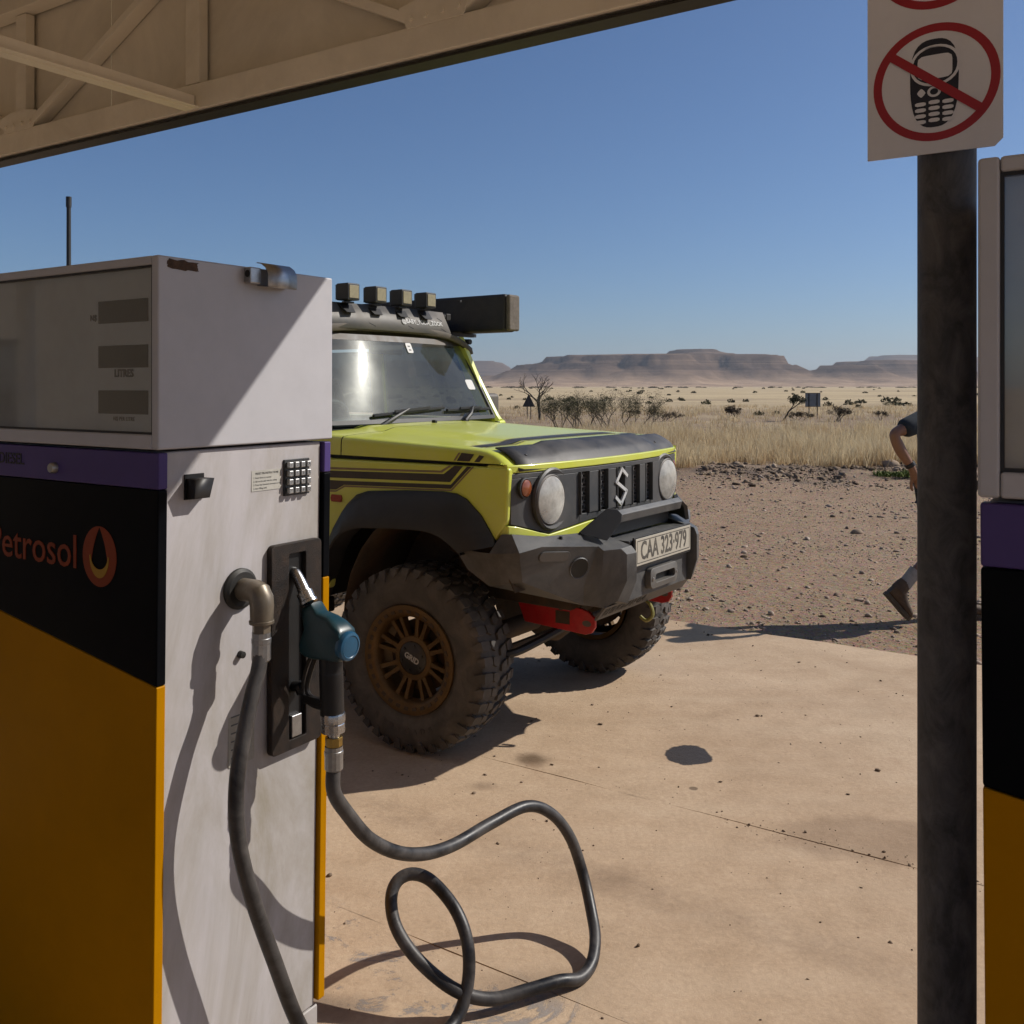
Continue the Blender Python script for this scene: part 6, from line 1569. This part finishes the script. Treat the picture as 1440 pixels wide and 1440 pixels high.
# red-brown dry weeds and green ground weeds on the bank
def weed(name, u, v, wpx, hgt, seed, mat, label, per=26, wid=.006, ln=.25):
    Y = 2103 / (v - 543); X = (u - 720) / 1331 * Y; w = wpx / 1331 * Y / 2; g = np.random.default_rng(seed)
    P = np.stack([g.uniform(-w, w, 22), g.uniform(-.25, .25, 22), np.zeros(22)], -1)
    V, F, n = blades(P, g.uniform(.6, 1.1, 22) * hgt, ln, wid, g, per, np.full(22, .05))
    o = np_mesh(name, V, F, mt[mat], attrs={'tint': np.repeat(np.clip(g.normal(.5, .25, n), 0, 1), 5)}); o.location = (X, Y, gz(X, Y))
    return tag(o, label, 'weeds')
weed('dry_weed', 1215, 656, 52, .30, 3, 'redweed', 'upright red-brown dry weeds in front of the grass', 10, .009, .12)
weed('green_weed', 1262, 674, 62, .09, 4, 'leaf_green', 'low bright green weeds at the yard edge near the person', 40, .012, .8)
weed('green_weed', 958, 660, 26, .10, 5, 'leaf_green', 'small green weeds showing behind the car headlamp', 34, .012, .8)
# scattered shrubs on the plain
shrub_meshes = []
for k in range(6):
    rnd = random.Random(60 + k); pts = []
    for _ in range(46):
        a = rnd.uniform(0, 6.28); r = math.sqrt(rnd.random()); z = rnd.random() ** .8 * math.sqrt(max(0, 1 - r * r * .85))
        pts.append((Vector((r * math.cos(a), r * math.sin(a), z * .8)), 0))
    V, F, t = leaves_np(pts, 5, .16, .07, 80 + k); V[:, 2] = np.maximum(V[:, 2], 0)
    o = np_mesh('shrub', V, F, mt['leaf_dark' if k % 3 else 'leaf_olive'], attrs={'tint': t}); shrub_meshes.append(o.data); bpy.data.objects.remove(o)
def shrub(u, v, wpx, hpx, k, label, group):
    Y = 2103 / (v - 543); X = (u - 720) / 1331 * Y; s = wpx / 1331 * Y / 2; h = hpx / 1331 * Y
    o = bpy.data.objects.new('shrub', shrub_meshes[k % 6]); col.objects.link(o)
    o.location = (X, Y, gz(X, Y) - .03); o.scale = (s, s, h / .85); o.rotation_euler = (0, 0, k * 1.7)
    return tag(o, label, 'shrub', group)
named = [(1067, 585, 16, 8, 'rounded dark shrub a little way off the leaning tree'), (1092, 583, 11, 7, 'small dark shrub right against the leaning tree'), (1246, 566, 13, 9, 'dark dome-shaped shrub far out towards the person'), (1187, 583, 18, 9, 'flat-topped grey shrub behind the brown twiggy bush'),
         (727, 574, 9, 6, 'dark round shrub beside the triangular sign'), (1165, 571, 14, 8, 'dark shrub just past the square sign board'), (1262, 570, 40, 7, 'long dark row of scrub reaching the pole'), (1049, 565, 10, 5, 'grey shrub with a pale base on the open plain'), (1208, 573, 12, 6, 'dark shrub out between the square sign and the pole'), (768, 580, 12, 6, 'low shrub between the bare tree and the thorn bush')]
for i, (u, v, w, h, lab) in enumerate(named): shrub(u, v, w, h, i, lab, None)
rnd = random.Random(77)
for i in range(120):
    v = 546 + 24 * rnd.random() ** 1.7; u = rnd.uniform(380, 1480); w = rnd.uniform(4, 10) * (.5 + (v - 545) / 22); h = w * rnd.uniform(.4, .65)
    shrub(u, v, max(3, w), max(1.8, h), i, 'small dark shrub dotted far out on the straw-coloured plain', 'far shrubs on the plain')
for i in range(70):
    shrub(rnd.uniform(380, 1480), 545.0 + rnd.random() * .55, rnd.uniform(5, 16), rnd.uniform(1.2, 2.6), i, 'speck of dark scrub in the line at the foot of the hills', 'scrub line under the hills')

# road signs seen from behind
mt['sign_back'] = M('sign_back', (.30, .31, .32), .5, metal=.5, var=.15, vs=3)
mt['sign_dark'] = M('sign_back_dark', (.055, .055, .055), .6, var=.2, vs=4)
def px3(u, v, Y): return ((u - 720) / 1331 * Y, Y, 1.53 + (543 - v) / 1331 * Y)
Ys = 45.
x0, _, z0 = px3(743.5, 590, Ys)
ts = tag(empty('triangular_road_sign', (x0, Ys, -.05), 0), 'back of a dark triangular road sign on two posts beside the bare tree', 'road sign')
MB().prism([(-.30, 1.0), (.30, 1.0), (0, 1.62)], lambda a, b, w: (a, w, b - .40), -.01, .01).build('sign_board', mt['sign_dark'], ts, bevel=.004)
for x in (-.07, .10): MB().cyl((x, .03, 0), (x, .03, .95), .022, n=8).build('post', mt['bark_dark'], ts)
MB().box(-.2, .2, .011, .03, .70, .74).build('sign_rail', mt['sign_dark'], ts)
x0, _, z0 = px3(1143, 592, Ys)
qs = tag(empty('square_road_sign', (x0, Ys, -.05), 0), 'back of a grey square road sign on two dark posts in the grass', 'road sign')
MB().box(-.36, .36, -.01, .01, .60, 1.26).build('sign_board', mt['sign_back'], qs, bevel=.004)
for x in (-.19, .20): MB().cyl((x, -.03, 0), (x, -.03, 1.26), .022, n=8).build('post', mt['bark_dark'], qs)
MB().add([(-.36, -.012, .60), (.36, -.012, .60), (.36, -.012, .625), (-.36, -.012, .625), (-.36, -.012, 1.235), (.36, -.012, 1.235), (.36, -.012, 1.26), (-.36, -.012, 1.26)], [(0, 1, 2, 3), (4, 5, 6, 7)]).build('sign_rail', mt['sign_dark'], qs)

# ------------------------------------------------------------------ unseen shop off to the left, added to block sky and darken pump fronts
mt['wall'] = M('blocker_wall', (.20, .16, .12), .9, var=.1, vs=2)
blocker = tag(empty('skylight_blocker', (-13.0, -1.5, -.05), 0), 'unseen shop at the far end of the forecourt', 'light blocker')
MB().box(-6, 0, -9, 7.5, 0, 3.8).build('wall', mt['wall'], blocker)
MB().box(-6.3, .3, -9.3, 7.8, 3.81, 3.95).build('roof', mt['cream2'], blocker)
for y in (-7, -3.6, 1.5, 5): MB().box(.002, .05, y - .8, y + .8, 1.0, 2.2).build('window', mt['sideglass'], blocker)
MB().box(.002, .06, -1.4, -.4, 0, 2.1).build('door', mt['darkmetal'], blocker)

# ------------------------------------------------------------------ air
hm = bpy.data.materials.new('haze'); hm.use_nodes = True; hn = hm.node_tree; hn.nodes.clear()
ho = hn.nodes.new('ShaderNodeOutputMaterial'); pv = hn.nodes.new('ShaderNodeVolumePrincipled')
pv.inputs['Color'].default_value = (.80, .88, 1.0, 1); pv.inputs['Density'].default_value = HAZE
pv.inputs['Anisotropy'].default_value = .2
hn.links.new(pv.outputs[0], ho.inputs['Volume'])
hz = MB().box(-9500, 9500, -900, 9300, -4, 260).build('haze', hm, None, smooth=0)
tag(hz, 'thin pale haze over the whole plain', kind='stuff')
